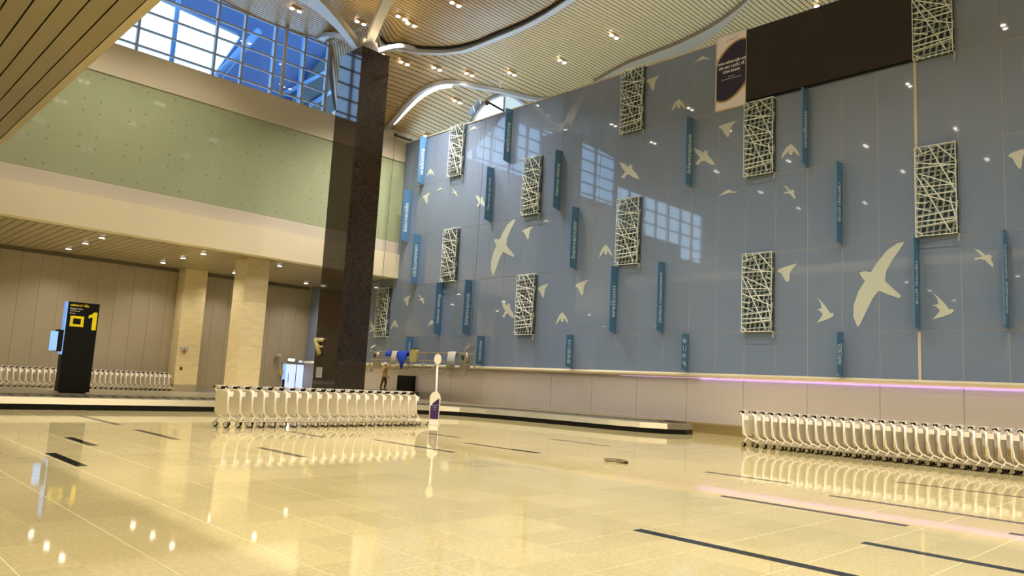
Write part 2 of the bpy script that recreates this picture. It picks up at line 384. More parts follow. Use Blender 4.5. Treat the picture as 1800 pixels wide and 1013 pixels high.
for n, (k, r, lb) in enumerate(LATS):
    o = lat if n == 0 else copy_tree(lat)
    o.location = (XW, yk(k) + KP / 2, ROWS[r] + 0.02); o['label'] = lb

# ------------------------------------------------------------------ blue fins with a word of welcome in many languages
FINS = [(5, 3, 'welkom', 'blue fin reading welkom, hanging below the dark screen'), (9, 3, 'bienvenue', 'blue fin reading bienvenue in the upper wall, under the banner'),
        (4, 2, 'ยินดี ต้อนรับ', 'blue fin with looped foreign lettering right of the welkom fin'), (10, 1, 'Добро пожаловать', 'blue fin with Cyrillic lettering, low in the middle of the wall'),
        (12, 1, 'welkom', 'blue fin reading welkom in the second row, below a lattice panel'), (9, 0, 'ようこそ', 'short blue fin with four Japanese characters above the brass rail'),
        (14, 0, '환영합니다', 'short blue fin with Korean characters above the brass rail'), (14, 2, 'benvenuto', 'blue fin reading benvenuto, right of the left big bird'),
        (15, 3, 'Selamat datang', 'blue fin reading Selamat datang, high up beside a lattice panel'), (18, 4, 'welcome', 'bright blue fin at the wall top in front of the skylight'),
        (19, 3, 'Chào mừng quý khách', 'blue fin touching a small bird, left of the upper lattice panel'), (24, 4, 'welcome', 'leftmost blue fin touching the wall top, in the corner'),
        (25, 3 - 1, 'bienvenido', 'leftmost blue fin of the middle row, at the green glass corner'), (24, 1.999, 'välkommen', 'blue fin reading välkommen, left of the middle-row lattice'),
        (22, 1, 'Selamat datang', 'blue fin reading Selamat datang low on the wall, above the gondola'), (20, 1, 'bienvenue', 'blue fin reading bienvenue low on the wall, above the gondola'),
        (19, 0, 'welcome', 'short blue fin reading welcome at the right end of the gondola'), (24, 0, 'benvenuto', 'short blue fin behind the blue cloth on the gondola'),
        (2, 1, 'ยินดี ต้อนรับ', 'blue fin on the cream trim line, right of the largest bird'), (0, 1, 'Καλώς ορίσατε', 'blue fin near the right edge of the photo'),
        (4, 0, '欢迎', 'short blue fin above the rail, below the right swallow')]
for n, (k, r, word, lb) in enumerate(FINS):
    dz = 0.0
    if k == 25: r, dz, kk = 2.0, 0.0, 25.0
    r_ = int(round(r))
    z0, z1 = ROWS[r_], ROWS[r_ + 1] if r_ else ROWS[1]
    if k == 24 and r_ == 2: r_, z0, z1 = 2, 7.18, 10.3
    if k == 25: z0, z1 = 9.9, 13.3
    if r_ == 4 : z1 = 16.5
    H_ = z1 - z0; dep = 0.52
    t = thing('blue_fin', lb, 'wall fin', (XW, yk(k), z0), group='blue welcome fins on the wall')
    obj('blade', MB().prism([(-0.003, 0.02), (-dep, 0.12), (-dep, H_ - 0.05), (-0.003, H_ - 0.02)] if True else [], 'Y', -0.03, 0.03), M['fin'], t)
    L = len(word); sz = min(0.46, (H_ * 0.62) / max(1, L) / 0.50)
    if ord(word[0]) > 0x3000: sz = min(0.40, H_ * 0.8 / L / 1.05)
    zc = H_ * 0.5 - (0.1 if L < 12 and r_ else 0)
    parts_ = [text_mesh(wd_, sz, M['finprint'], 'lettering', 'LEFT', extr=0.003, ox=0.006) for wd_ in word.split(' ')]
    wds = [max(v.co.x for v in me.vertices) for me in parts_]; pos_ = zc - (sum(wds) + 0.28 * sz * (len(wds) - 1)) / 2
    for me, wd_ in zip(parts_, wds):
        o = link('lettering', me, t)
        o.matrix_local = Matrix(((0, -1, 0, -dep / 2 - 0.02), (0, 0, -1, -0.034), (1, 0, 0, pos_), (0, 0, 0, 1)))
        pos_ += wd_ + 0.28 * sz

# ------------------------------------------------------------------ white bird cut-outs
BT = {
 'swift': [(1.0, .0), (.86, .02), (.66, .10), (.46, .25), (.34, .36), (.22, .345), (.12, .365), (.17, .42), (.23, .46), (.1, .58), (.01, .74), (0, .88), (.08, 1.0), (.13, .97), (.25, .82), (.38, .66), (.50, .575), (.68, .62), (.90, .665), (.93, .63), (.74, .53), (.62, .46), (.64, .35), (.78, .2), (.90, .10)],
 'dart': [(0, 0), (.28, .12), (.42, .30), (.55, .12), (.66, .25), (.62, .38), (.85, .68), (1, 1), (.75, .93), (.48, .72), (.33, .78), (.22, .98), (.08, .88), (.22, .68), (.3, .58), (.12, .32)],
 'dive': [(0, .42), (.1, .30), (.3, .22), (.6, .12), (1, 0), (.8, .22), (.66, .42), (.62, .62), (.60, .85), (.52, 1), (.4, .88), (.28, .68), (.2, .52)],
 'arch': [(.5, 0), (.6, .08), (.82, .36), (.95, .66), (1, .86), (.82, .7), (.66, .45), (.6, .72), (.5, .76), (.4, .66), (.4, .45), (.22, .72), (0, 1), (.08, .64), (.25, .28), (.42, .1)],
 'swallow': [(.02, 0), (.3, .16), (.6, .42), (.78, .62), (.92, .60), (1, .66), (.9, .76), (.62, .86), (.02, 1), (.2, .85), (.36, .66), (.2, .52), (0, .48), (.3, .42), (.25, .22)],
 'glide': [(0, .9), (.2, .55), (.4, .15), (.55, 0), (.7, .25), (1, .32), (.75, .45), (.6, .42), (.48, .5), (.3, .62)],
 'turn': [(0, 0), (.3, .1), (.55, .36), (.75, .3), (.9, .42), (.82, .55), (.95, .8), (.95, 1), (.7, .78), (.55, .6), (.3, .55), (.05, .6), (.02, .52), (.25, .46), (.42, .42), (.2, .2)]}
BIRDS = [('swift', 1500, 425, 1590, 575, 'largest white swift, above the right trolley row'), ('swift', 863, 385, 907, 486, 'second largest white swift, left half of the wall'),
 ('dart', 1219, 260, 1258, 291, 'white bird touching the right side of the bienvenue fin under the banner'), ('dart', 1089, 285, 1124, 315, 'white bird just above the middle lattice panel beside the window reflection'),
 ('dart', 836, 343, 856, 365, 'small white bird partly behind a fin in the upper left'), ('dart', 881, 529, 905, 560, 'small white bird touching the left side of a low lattice panel'),
 ('dive', 1263, 212, 1295, 242, 'white diving bird left of the lattice panel under the screen'), ('dive', 1136, 132, 1160, 160, 'white diving bird at the right side of the top middle lattice'),
 ('dive', 1366, 463, 1402, 497, 'white diving bird right of the low lattice panel above the trolleys'), ('dive', 918, 397, 938, 422, 'small diving bird right beside the left big swift'),
 ('dive', 944, 498, 965, 524, 'small diving bird right of the low left lattice panel'), ('dive', 1011, 491, 1035, 520, 'small diving bird below the benvenuto fin'),
 ('dive', 743, 338, 757, 359, 'tiny diving bird near the green glass corner'), ('dive', 709, 519, 723, 539, 'tiny diving bird right of the lowest leftmost lattice panel'),
 ('dive', 1772, 258, 1812, 298, 'white bird cut by the right edge of the photo'),
 ('arch', 1373, 253, 1406, 279, 'white arched-wing bird left of the welkom fin below the screen'), ('arch', 1180, 174, 1206, 196, 'white arched-wing bird above the bienvenue fin near the wall top'),
 ('arch', 1053, 430, 1076, 454, 'white arched-wing bird at the left foot of the middle lattice'), ('arch', 977, 549, 999, 572, 'white arched-wing bird above the Korean fin'),
 ('arch', 750, 297, 763, 311, 'tiny arched-wing bird in the upper left corner of the wall'), ('arch', 687, 563, 700, 580, 'tiny arched-wing bird beside the lowest leftmost lattice'),
 ('arch', 752, 562, 765, 576, 'tiny arched-wing bird at the foot of the low Selamat datang fin'), ('glide', 823, 222, 842, 232, 'faint bird at the wall top beside the leftmost top lattice'),
 ('swallow', 1435, 523, 1466, 568, 'white swallow left of the largest swift'), ('swallow', 1638, 515, 1677, 562, 'white swallow right of the largest swift'),
 ('swallow', 648, 562, 662, 585, 'small white swallow between the column and the lowest lattice'),
 ('glide', 1262, 333, 1298, 347, 'thin gliding white bird left of the second lattice under the screen'), ('glide', 950, 386, 969, 395, 'tiny gliding bird left of the benvenuto fin top'),
 ('glide', 766, 330, 781, 338, 'tiny gliding bird below the leftmost top lattice'), ('glide', 1220, 98, 1250, 112, 'thin gliding bird at the wall top left of the banner'),
 ('turn', 1377, 326, 1399, 351, 'small turning bird right of the lattice panel under the screen'), ('turn', 1712, 437, 1748, 471, 'turning bird right of the largest lattice panel'),
 ('turn', 794, 331, 804, 346, 'tiny turning bird under the leftmost top lattice'), ('turn', 735, 518, 746, 536, 'tiny turning bird left of the low Selamat datang fin')]
for ty, a, b, c, d, lb in BIRDS:
    pts = [onX(a + u * (c - a), b + v * (d - b), XW - 0.01) for u, v in BT[ty]]
    cy = sum(p.y for p in pts) / len(pts); cz = sum(p.z for p in pts) / len(pts)
    o = obj('bird_decal', MB().prism([(p.y - cy, p.z - cz) for p in pts], 'X', -0.012, -0.001), M['bird'])
    o.location = (XW, cy, cz); tag(o, lb, 'bird decal', 'white birds on the blue wall')

# ================================================================== BACK: upper wall, fascia, low ceiling, back wall
wu = struct('wall_back_upper', MB().box(-26, 5.0, YF + 0.05, YF + 0.4, 9.6, 14.0).box(-26, -9, YF + 0.05, YF + 0.4, 14, 24).box(-9, 5.0, YF + 0.05, YF + 0.4, 18.9, 24)
            .box(5.0, XW, YF + 0.05, YF + 0.4, 9.6, 16.75).box(21.8, XW + 9, YF + 0.05, YF + 0.4, 16.4, 17.2), M['cream'], 'cream plaster upper wall above the green glass', 'wall')
obj('upper_band', MB().box(5.0, XW - 0.01, YF - 0.10, YF + 0.05, 15.25, 16.85), M['cream'], wu)
gp = MB().box(0.0005, 1.9995, YF - 0.04, YF + 0.0, 0.0005, 1.7395).mesh('green_glass_panel', M['greenglass'])
fx = MB()
for i in range(-5, 12):
    for j in range(3):
        xx = 5.0 + i * 2.0
        if xx < -8 or xx > 25: continue
        link('green_glass_panel', gp, wu, (xx, 0, 10.03 + j * 1.74))
        for a in (0.35, 1.65):
            for b in (0.3, 1.45): fx.disc((xx + a, YF - 0.045, 10.03 + j * 1.74 + b), 0.045, 0.015, 'Y', 8)
tag(obj('point_fixing', fx, M['fix'], wu), kind='stuff')
fb = struct('trim_1', MB().box(-26, XW - 0.01, YF - 0.25, YF + 0.5, 7.72, 9.25), M['beam'], 'thick cream panelled beam across the hall below the green glass', 'beam')
obj('ledge', MB().box(-26, XW - 0.01, YF - 0.04, YF + 0.3, 9.25, 10.02), M['trim'], fb)
lw = struct('ceiling_low', MB().box(-26, XW + 0.3, YF + 0.5, YB + 0.3, 7.85, 9.2), M['plenum'], 'low slatted soffit behind the cream beam with small downlights', 'ceiling')
ls = MB().box(0.02, 0.38, YF + 0.5, YB - 0.45, 7.70, 7.78).mesh('slat', M['soffslat'])
for i in range(72): link('slat', ls, lw, (-2 + i * 0.4, 0, 0))
bw = struct('wall_back', MB().box(-26, XW, YB + 0.03, YB + 0.4, 0, 7.9), M['seam'], 'taupe panelled back wall under the low soffit', 'wall')
bp = MB().box(0.006, 0.994, YB - 0.02, YB + 0.03, 0.12, 7.52).mesh('wall_panel', M['backpanel'])
for i in range(-6, 27): link('wall_panel', bp, bw, (i, 0, 0))
obj('skirting', MB().box(-6, XW, YB - 0.06, YB - 0.02, 0, 0.16), M['joint'], bw)
# window in the upper wall
wf = struct('window_1', MB().box(5.0, 21.75, YF + 0.0, YF + 0.25, 16.75, 16.9).box(20.98, 21.15, YF, YF + 0.25, 16.9, 22), M['mull'], 'high window grid above the green glass wall', 'window')
mx_ = [5.2, 7.8, 10.6, 14.4, 15.9, 17.67, 19.5, 21.0]
for x in mx_: obj('mullion', MB().box(x - 0.06, x + 0.06, YF - 0.02, YF + 0.2, 16.9, 22.2), M['mull'], wf)
for z in (17.2, 18.1, 19.05, 20.0, 20.95): obj('transom', MB().box(5, 21.0, YF + 0.02, YF + 0.14, z - 0.045, z + 0.045), M['mull'], wf)
for a, b in zip(mx_, mx_[1:]):
    for z0, z1 in zip((16.9, 18.1, 19.05, 20.0), (18.1, 19.05, 20.0, 22.2)):
        obj('pane', MB().box(a + 0.06, b - 0.06, YF + 0.07, YF + 0.085, z0 + 0.04, z1 - 0.04), M['glass'], wf)
obj('wind_post', MB().tube([(18.1, YF - 0.35, 16.85), (18.1, YF - 0.35, 22.4)], 0.10, 12), M['white'], wf, True)
w2 = struct('window_2', MB().box(-9, 5, YF, YF + 0.25, 13.9, 14.05), M['mull'], 'second high window grid, seen only mirrored in the blue wall', 'window')
for x in (-8.9, -7, -5, -3, -1, 1, 3, 4.9): obj('mullion', MB().box(x - 0.06, x + 0.06, YF, YF + 0.2, 14, 18.9), M['mull'], w2)
for z in (15.2, 16.4, 17.6, 18.8): obj('transom', MB().box(-9, 5, YF + 0.02, YF + 0.14, z - 0.045, z + 0.045), M['mull'], w2)
# outside the window
cn = thing('outside_canopy', 'bright blue glazed canopy outside the high window', 'canopy', (0, 52, 0))
A = [onY(x, y, 52) for x, y in [(268, -10), (425, 62), (372, 138), (640, 260), (640, -160), (200, -160)]]
obj('canopy_panel', MB().prism([(p.x, p.z) for p in A], 'Y', 0, 0.4), M['canopy'], cn)
for i, (a, b, c, d) in enumerate([(455, 55, 383, 135), (600, 112, 500, 165), (600, 150, 545, 185)]):
    p, q = onY(a, b, 49), onY(c, d, 49)
    obj('brace', MB().tube([(p.x, -3, p.z), (q.x, -3, q.z)], 0.28 if i == 0 else 0.14, 10), M['bluetube'], cn, True)
A = [onY(x, y, 50.5) for x, y in [(600, 75), (560, 110), (500, 195), (640, 240), (640, 75)]]
obj('dark_facade', MB().prism([(p.x, p.z) for p in A], 'Y', -1.5, -1.2), M['greendark'], cn)
for x in (300, 478, 530): 
    p = onY(x, 120, 48); obj('post', MB().tube([(p.x, -4, 18), (p.x, -4, 34)], 0.16, 8), M['bluetube'], cn, True)

# doors at the far right of the back wall
for n, (a, b, lb) in enumerate([(25.35, 26.35, 'left pale blue lit glass door at the far corner'), (26.0 + 0.42, 26.0 + 0.95, 'right pale blue lit glass door next to the blue wall')]):
    d = struct('door_%d' % (n + 1), MB().box(a - 0.06, b + 0.06, YB - 0.10, YB - 0.03, 0, 2.22), M['white'], lb, 'door')
    obj('pane', MB().box(a, b, YB - 0.12, YB - 0.10, 0.05, 2.1), M['doorlit'], d)
    if n == 0:
        obj('side_pane', MB().box(a, a + 0.22, YB - 0.125, YB - 0.12, 1.0, 2.1), M['bluelit'], d)
        obj('kick_pane', MB().box(a, a + 0.22, YB - 0.125, YB - 0.12, 0.05, 1.0), M['navy'], d)
        obj('handle', MB().tube([(a + 0.45, YB - 0.15, 0.8), (a + 0.45, YB - 0.15, 1.5)], 0.03, 6), M['mull'], d)
for n, (px, lb) in enumerate([(512, 'small lit sign box above the left glass door'), (528, 'slim lit sign box between the two glass doors'), (541, 'small lit sign box above the right glass door')]):
    p = onY(px, 633 + n * 3, YB - 0.2)
    t = thing('exit_light', lb, 'light', (p.x, YB - 0.1, p.z)); ww = (0.24, 0.14, 0.12)[n]
    obj('housing', MB().box(-ww - 0.02, ww + 0.02, -0.12, 0.06, -0.09, 0.09), M['white'], t); obj('lens', MB().box(-ww, ww, -0.13, -0.12, -0.07, 0.07), M['doorlit'] if n else M['lens'], t)
p = onY(487, 628, YB - 0.1)
t = thing('wall_camera', 'small white camera on the taupe wall left of the glass doors', 'camera', (p.x, YB - 0.02, p.z))
obj('bracket', MB().box(-0.06, 0.06, -0.1, 0, -0.5, 0.0), M['joint'], t); obj('body', MB().ball((0.03, -0.22, 0.08), 0.2, 0.22, 0.18), M['white'], t, True)
p = onY(494, 654, YB - 0.1)
o = obj('alarm_box', MB().box(-0.14, 0.14, -0.12, 0, -0.16, 0.14).box(-0.08, 0.1, -0.15, -0.12, -0.26, -0.1), M['cloth_yellow']); o.location = (p.x, YB - 0.02, p.z); tag(o, 'small yellow alarm box left of the lit doors', 'alarm box')

# cream stone columns
def stone_col(x0, x1, y0, y1, lb, z1=7.72):
    t = thing('stone_column', lb, 'column', ((x0 + x1) / 2, (y0 + y1) / 2, 0))
    hx, hy = (x1 - x0) / 2, (y1 - y0) / 2
    obj('plinth', MB().box(-hx - 0.02, hx + 0.02, -hy - 0.02, hy + 0.02, 0, 0.42), M['backpanel'], t)
    n = 6; hh = (z1 - 0.42) / n
    for i in range(n):
        obj('stone_slab', MB().box(-hx, hx, -hy, hy, 0.42 + i * hh + 0.004, 0.42 + (i + 1) * hh - 0.004), M['cstone'], t)
    obj('core', MB().box(-hx + 0.02, hx - 0.02, -hy + 0.02, hy - 0.02, 0.3, z1), M['joint'], t)
    return t
stone_col(17.55, 18.95, 47.7, 48.9, 'cream stone column against the taupe back wall, with a wall telephone')
stone_col(17.62, 18.92, 39.1, 40.6, 'nearer cream stone column reaching the cream beam')
p = onY(323, 613, 47.68)
t = thing('wall_telephone', 'small white and red fittings on the far cream column', 'telephone', (p.x, 47.7, p.z))
obj('body', MB().box(-0.22, 0.02, -0.08, 0, -0.14, 0.08).box(0.06, 0.28, -0.08, 0, -0.1, 0.12), M['white'], t); obj('button', MB().box(-0.06, 0.07, -0.11, -0.08, -0.26, -0.1), mat('red_plastic', (0.4, 0.04, 0.02, 1), 0.4), t)
obj('socket', MB().box(-0.1, 0.05, -0.03, 0, -1.35, -1.15), M['dark'], t)

# ================================================================== HIGH SLATTED CEILING
def Zc(X, Y):
    z = 20.7 + 0.45 * sm(30, 38, Y) + 0.22 * math.sin(X * 0.42 + 0.6) * math.sin(Y * 0.3)
    dip = 4.1 * sm(20.95, 22.0, X) * sm(30.5, 38.9, Y)
    return z - dip
def onC(x, y):
    d = ray(x, y); lo, hi = 5.0, 70.0
    d = d / math.hypot(d.x, d.y); prev = None
    s_ = 5.0
    while s_ < 75:
        p = EY + d * s_
        if p.z > Zc(p.x, p.y): break
        s_ += 0.5
    a, b = s_ - 0.5, s_
    for _ in range(20):
        m_ = (a + b) / 2; p = EY + d * m_
        if p.z > Zc(p.x, p.y): b = m_
        else: a = m_
    return EY + d * a
SKY = [onC(x, y) for x, y in [(828, 222), (836, 200), (846, 186), (860, 174), (878, 166), (893, 165), (905, 170), (922, 182), (936, 194)]]
SKY = [(p.x, p.y) for p in SKY]
# the skylight goes on behind the wall top, to the right
SKY2 = SKY + [(SKY[-1][0] + 3.5, SKY[-1][1] + 1.0), (SKY[0][0] + 4.0, SKY[0][1] + 3.0)]
def inside(px, py, poly):
    c = False; n = len(poly)
    for i in range(n):
        x1, y1 = poly[i]; x2, y2 = poly[(i + 1) % n]
        if (y1 > py) != (y2 > py) and px < (x2 - x1) * (py - y1) / (y2 - y1) + x1: c = not c
    return c
ce = bpy.data.objects.new('ceiling', None); COL.objects.link(ce); tag(ce, 'high waving ceiling of long beige slats with dark gaps', 'ceiling', None, 'structure')
def slat_mb(y, wdt, mb, xs):
    runs = []; cur = []
    for x in xs:
        if y < 39.2 and not inside(x, y, SKY2) and not (x < 22.0 and y > YF - 0.1) : cur.append(x)
        else:
            if len(cur) > 1: runs.append(cur)
            cur = []
    if len(cur) > 1: runs.append(cur)
    for run in runs:
        vs = []; fs = []
        for x in run:
            za, zb = Zc(x, y), Zc(x, y + wdt)
            vs += [(x, y, za), (x, y + wdt, zb), (x, y + wdt, zb + 0.04), (x, y, za + 0.04)]
        for i in range(len(run) - 1):
            a = 4 * i
            for k in range(4): fs.append((a + k, a + (k + 1) % 4, a + 4 + (k + 1) % 4, a + 4 + k))
        fs += [(3, 2, 1, 0), tuple(4 * (len(run) - 1) + k for k in range(4))]
        mb.add(vs, fs)
    return mb
XS = [5.3, 8, 11, 14] + [15 + i * 0.8 for i in range(8)] + [20.9 + i * 0.18 for i in range(8)] + [22.4, 22.8] + [23.3 + i * 0.6 for i in range(24)]
XS = sorted(XS)
PIT = 0.25; y = 7.5; ns = 0
while y < 39.0:
    mb = slat_mb(y, 0.198, MB(), XS)
    if mb.v: obj('slat', mb, M['slat'], ce); ns += 1
    y += PIT
mb = MB(); y = -21.0
while y < 7.3: slat_mb(y, 0.36, mb, [-25, 0, 5, 10, 15, 20, 25, 30, 36]); y += 0.42
y = 7.5
while y < 38.3: slat_mb(y, 0.36, mb, [-25, -15, -5, 0, 5.2]); y += 0.42
tag(obj('distant_slat', mb, M['slat'], ce), kind='stuff')
pn = MB()
gx = [-26, -10, 5] + [10, 15, 20] + [21 + i * 0.5 for i in range(34)]; gy = [-22, 0, 10, 20, 25] + [26 + i * 0.5 for i in range(27)]
for i in range(len(gx) - 1):
    for j in range(len(gy) - 1):
        x0, x1, y0, y1 = gx[i], gx[i + 1], gy[j], gy[j + 1]
        if any(inside(a_, b_, SKY2) for a_, b_ in ((x0, y0), (x1, y0), (x0, y1), (x1, y1), ((x0 + x1) / 2, (y0 + y1) / 2))): continue
        h = 0.35
        pn.add([(x0, y0, Zc(x0, y0) + h), (x1, y0, Zc(x1, y0) + h), (x1, y1, Zc(x1, y1) + h), (x0, y1, Zc(x0, y1) + h)], [(0, 1, 2, 3)])
obj('plenum', pn, M['plenum'], ce)
# white curved ribs
def rib(pxs, wd, hg, m, name, lift=0.0, side=0.0, par=None):
    P_ = [onC(x, y) for x, y in pxs]
    # smooth
    Q = []
    for i in range(len(P_) - 1):
        p0 = P_[max(i - 1, 0)]; p1 = P_[i]; p2 = P_[i + 1]; p3 = P_[min(i + 2, len(P_) - 1)]
        for k in range(6):
            t_ = k / 6; Q.append(0.5 * ((2 * p1) + (p2 - p0) * t_ + (2 * p0 - 5 * p1 + 4 * p2 - p3) * t_ ** 2 + (3 * p1 - p0 - 3 * p2 + p3) * t_ ** 3))
    Q.append(P_[-1]); vs = []; fs = []
    for i, q in enumerate(Q):
        d = (Q[min(i + 1, len(Q) - 1)] - Q[max(i - 1, 0)]); d.z = 0; d.normalize(); nrm = Vector((-d.y, d.x, 0))
        z = Zc(q.x, q.y) - lift; wv = wd(i / (len(Q) - 1)) if callable(wd) else wd
        c = q + nrm * side
        a, b = c - nrm * wv / 2, c + nrm * wv / 2
        vs += [(a.x, a.y, z - hg), (b.x, b.y, z - hg), (b.x, b.y, z + 0.02), (a.x, a.y, z + 0.02)]
    for i in range(len(Q) - 1):
        for k in range(4): fs.append((4 * i + k, 4 * i + (k + 1) % 4, 4 * i + 4 + (k + 1) % 4, 4 * i + 4 + k))
    fs += [(3, 2, 1, 0), tuple(4 * (len(Q) - 1) + k for k in range(4))]
    return obj(name, MB().add(vs, fs), m, par if par else ce)
RA = [(668, 70), (700, 82), (740, 88), (790, 88), (830, 80), (870, 64), (920, 43), (960, 22), (1003, -6), (1040, -30)]
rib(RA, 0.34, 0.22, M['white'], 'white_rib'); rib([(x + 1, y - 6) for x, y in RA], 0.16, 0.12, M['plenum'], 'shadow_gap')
RB = [(671, 228), (690, 210), (712, 184), (740, 158), (770, 145), (800, 143), (850, 152), (890, 160), (930, 170), (965, 173), (1000, 168), (1040, 155)]
rib(RB, 0.30, 0.22, M['white'], 'white_rib'); 
rib([(690, 214), (712, 192), (740, 167), (770, 152), (795, 148)], 0.32, 0.16, M['led'], 'cove_light', side=0.0)
RD = [(1045, 140), (1100, 112), (1160, 92), (1200, 78), (1250, 50), (1290, 18), (1320, -10), (1350, -35)]
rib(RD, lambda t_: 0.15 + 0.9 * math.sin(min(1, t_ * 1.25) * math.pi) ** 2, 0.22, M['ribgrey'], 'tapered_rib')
sk = MB(); n_ = len(SKY2)
for i in range(n_):
    (xa, ya), (xb, yb) = SKY2[i], SKY2[(i + 1) % n_]
    za, zb = Zc(xa, ya), Zc(xb, yb); dx_, dy_ = xb - xa, yb - ya; L_ = math.hypot(dx_, dy_); ox_, oy_ = dy_ / L_ * 0.6, -dx_ / L_ * 0.6
    if inside((xa + xb) / 2 + ox_ * 0.1, (ya + yb) / 2 + oy_ * 0.1, SKY2): ox_, oy_ = -ox_, -oy_
    sk.add([(xa, ya, za - 0.03), (xb, yb, zb - 0.03), (xb + ox_, yb + oy_, zb + 1.3), (xa + ox_, ya + oy_, za + 1.3)], [(0, 1, 2, 3)])
obj('skylight_well', sk, M['white'], ce)
obj('skylight_edge', MB().tube([(x, y, Zc(x, y) - 0.05) for x, y in SKY], 0.13, 6), M['white'], ce, True)
0 and obj('roof_beam', MB().tube([onC(962, 150) + Vector((0, 0, .1)), onC(936, 200) + Vector((0, 0, .1))], 0.25, 4), M['plenum'], ce)

# mezzanine soffit close overhead, slats running away from the camera
ms = struct('ceiling_near', MB().box(-26, 5.24, -22, YF, 10.12, 10.5), M['plenum'], 'near low wood-slat soffit with a cream edge at the top left', 'ceiling')
sb = MB().box(0, 0.415, -20, YF, 10.0, 10.06).mesh('slat', M['slat2'])
for i in range(30): link('slat', sb, ms, (4.60 - i * 0.455, 0, 0))
obj('edge_lip', MB().box(5.045, 5.27, -22, YF, 9.99, 10.55), M['lip'], ms)
# shell of the hall that the photo does not show
struct('wall_left', MB().box(-26.4, -26, -22, YB, 0, 22), M['cream'], 'cream left wall outside the view', 'wall')
struct('wall_front', MB().box(-26, 36, -22.4, -22, 0, 22), M['cream'], 'cream wall behind the camera', 'wall')
struct('wall_far_side', MB().box(36.5, 36.8, -22, 39.5, 12, 24), M['cream'], 'cream wall beyond the top of the blue wall', 'wall')
lil = MB().box(XW - 0.075, XW - 0.06, -12, 20.5, 2.19, 2.205)
obj('led_strip', lil, M['lilac'], wr)
for yy_ in (-3.5, 4.5, 12.5):
    area('lilac_strip_light', (XW - 0.17, yy_, 2.20), (0, math.radians(-70), 0), 0.04, 8.0, 6, (0.72, 0.42, 1.0))
# ------------------------------------------------------------------ twin downlights of the high ceiling
def make_down(r=0.115, gap=0.27):
    t = thing('twin_downlight', '', 'light', (0, 0, 0), group='twin downlights in the high slatted ceiling')
    obj('housing', MB().box(-gap - 0.02, gap + 0.02, -0.13, 0.13, -0.04, 0.08), M['slat'], t)
    for s in (-1, 1): obj('lens', MB().disc((s * gap * 0.82, 0, -0.05), r, 0.03, 'Z', 12), M['lens'], t)
    return t
dl = make_down()
spotd = bpy.data.lights.new('lamp', 'SPOT'); spotd.energy = SPOT_W; spotd.spot_size = math.radians(115); spotd.spot_blend = 0.7; spotd.color = WARM; spotd.shadow_soft_size = 0.12
LT = [(706, 28, 'twin downlight nearest the right side of the column top'), (723, 40, 'single-looking downlight just below the nearest twin at the column'), (801, 4, 'twin downlight at the top edge, right of the column'),
      (1079, 61, 'twin downlight in the slats left of the welcome banner'), (988, 105, 'twin downlight in the middle of the slats'), (900, 127, 'twin downlight below the long white rib'),
      (825, 128, 'twin downlight above the bright curved cove'), (768, 118, 'twin downlight between rib and cove, right of the column'), (711, 108, 'twin downlight immediately right of the column cap'),
      (804, 176, 'twin downlight below the bright curved cove'), (753, 238, 'twin downlight at the far left corner of the blue wall'), (1439, 10, 'twin downlight at the top edge of the dark screen'),
      (634, 37, 'twin downlight between the two white column branches'), (586, 28, 'downlight on the dark line of the left branch'), (520, 14, 'twin downlight left of the left column branch')]
for n, (px, py, lb) in enumerate(LT):
    p = onC(px, py); o = dl if n == 0 else copy_tree(dl)
    if n:
        for c_ in list(o.children):
            if c_.type == 'LIGHT': bpy.data.objects.remove(c_)
    o.location = (p.x, p.y, p.z - 0.07); o['label'] = lb
    if 'corner' in lb or 'branch' in lb or 'below the bright' in lb: continue
    l = bpy.data.objects.new('lamp', spotd); COL.objects.link(l); l.location = (0, 0, -0.16); l.parent = o
hid = 0
for X in (-18, -10, -2, 7.5, 12.5, 17.5, 24.0, 31.5):
    for Y in (-14, -6, 2, 8.5, 14.5, 20.5, 26.5, 33.0):
        if X > 13 and Y > 25: continue
        pz = Zc(X, Y); v_ = view_px((X, Y, pz))
        if v_ and 300 < v_[0] < 1800 and 0 < v_[1] < 250 and X < 36 : 
            if X > 20: continue
        o = copy_tree(dl); 
        for c_ in list(o.children):
            if c_.type == 'LIGHT': bpy.data.objects.remove(c_)
        o.location = (X, Y, pz - 0.07); o['label'] = 'twin downlight of the hall ceiling outside the view'
        if X < 20 and X > 3 or (X < 3 and hid % 3 == 0):
            l = bpy.data.objects.new('lamp', spotd); COL.objects.link(l); l.location = (0, 0, -0.16); l.parent = o
        hid += 1
# unseen lamps added under near soffit to brighten the floor; low back soffit lamps
sp2 = bpy.data.lights.new('lamp', 'SPOT'); sp2.energy = 420; sp2.spot_size = math.radians(120); sp2.spot_blend = 0.6; sp2.color = WARM; sp2.shadow_soft_size = 0.1
def make_spot(lab, grp, r=0.11):
    t = thing('recessed_downlight', lab, 'light', (0, 0, 0), group=grp)
    obj('ring', MB().disc((0, 0, -0.012), r + 0.04, 0.03, 'Z', 14), M['white'], t); obj('lens', MB().disc((0, 0, -0.03), r, 0.02, 'Z', 14), M['lens'], t); return t
ns_ = make_spot('added downlight of the near soffit outside the view', 'added downlights in the near soffit')
first = True
for X in (-12, -6, -1.0, 2.0):
    for Y in (-10, -3, 4, 11, 17.5):
        if X == 2.0 and Y > 16: continue
        o = ns_ if first else copy_tree(ns_); first = False; o.location = (X, Y, 9.99)
        if len([c for c in o.children if c.type == 'LIGHT']) == 0 :
            l = bpy.data.objects.new('lamp', sp2); COL.objects.link(l); l.location = (0, 0, -0.1); l.parent = o
sp3 = bpy.data.lights.new('lamp', 'SPOT'); sp3.energy = SOFFIT_W * 4; sp3.spot_size = math.radians(130); sp3.spot_blend = 0.8; sp3.color = WARM; sp3.shadow_soft_size = 0.1
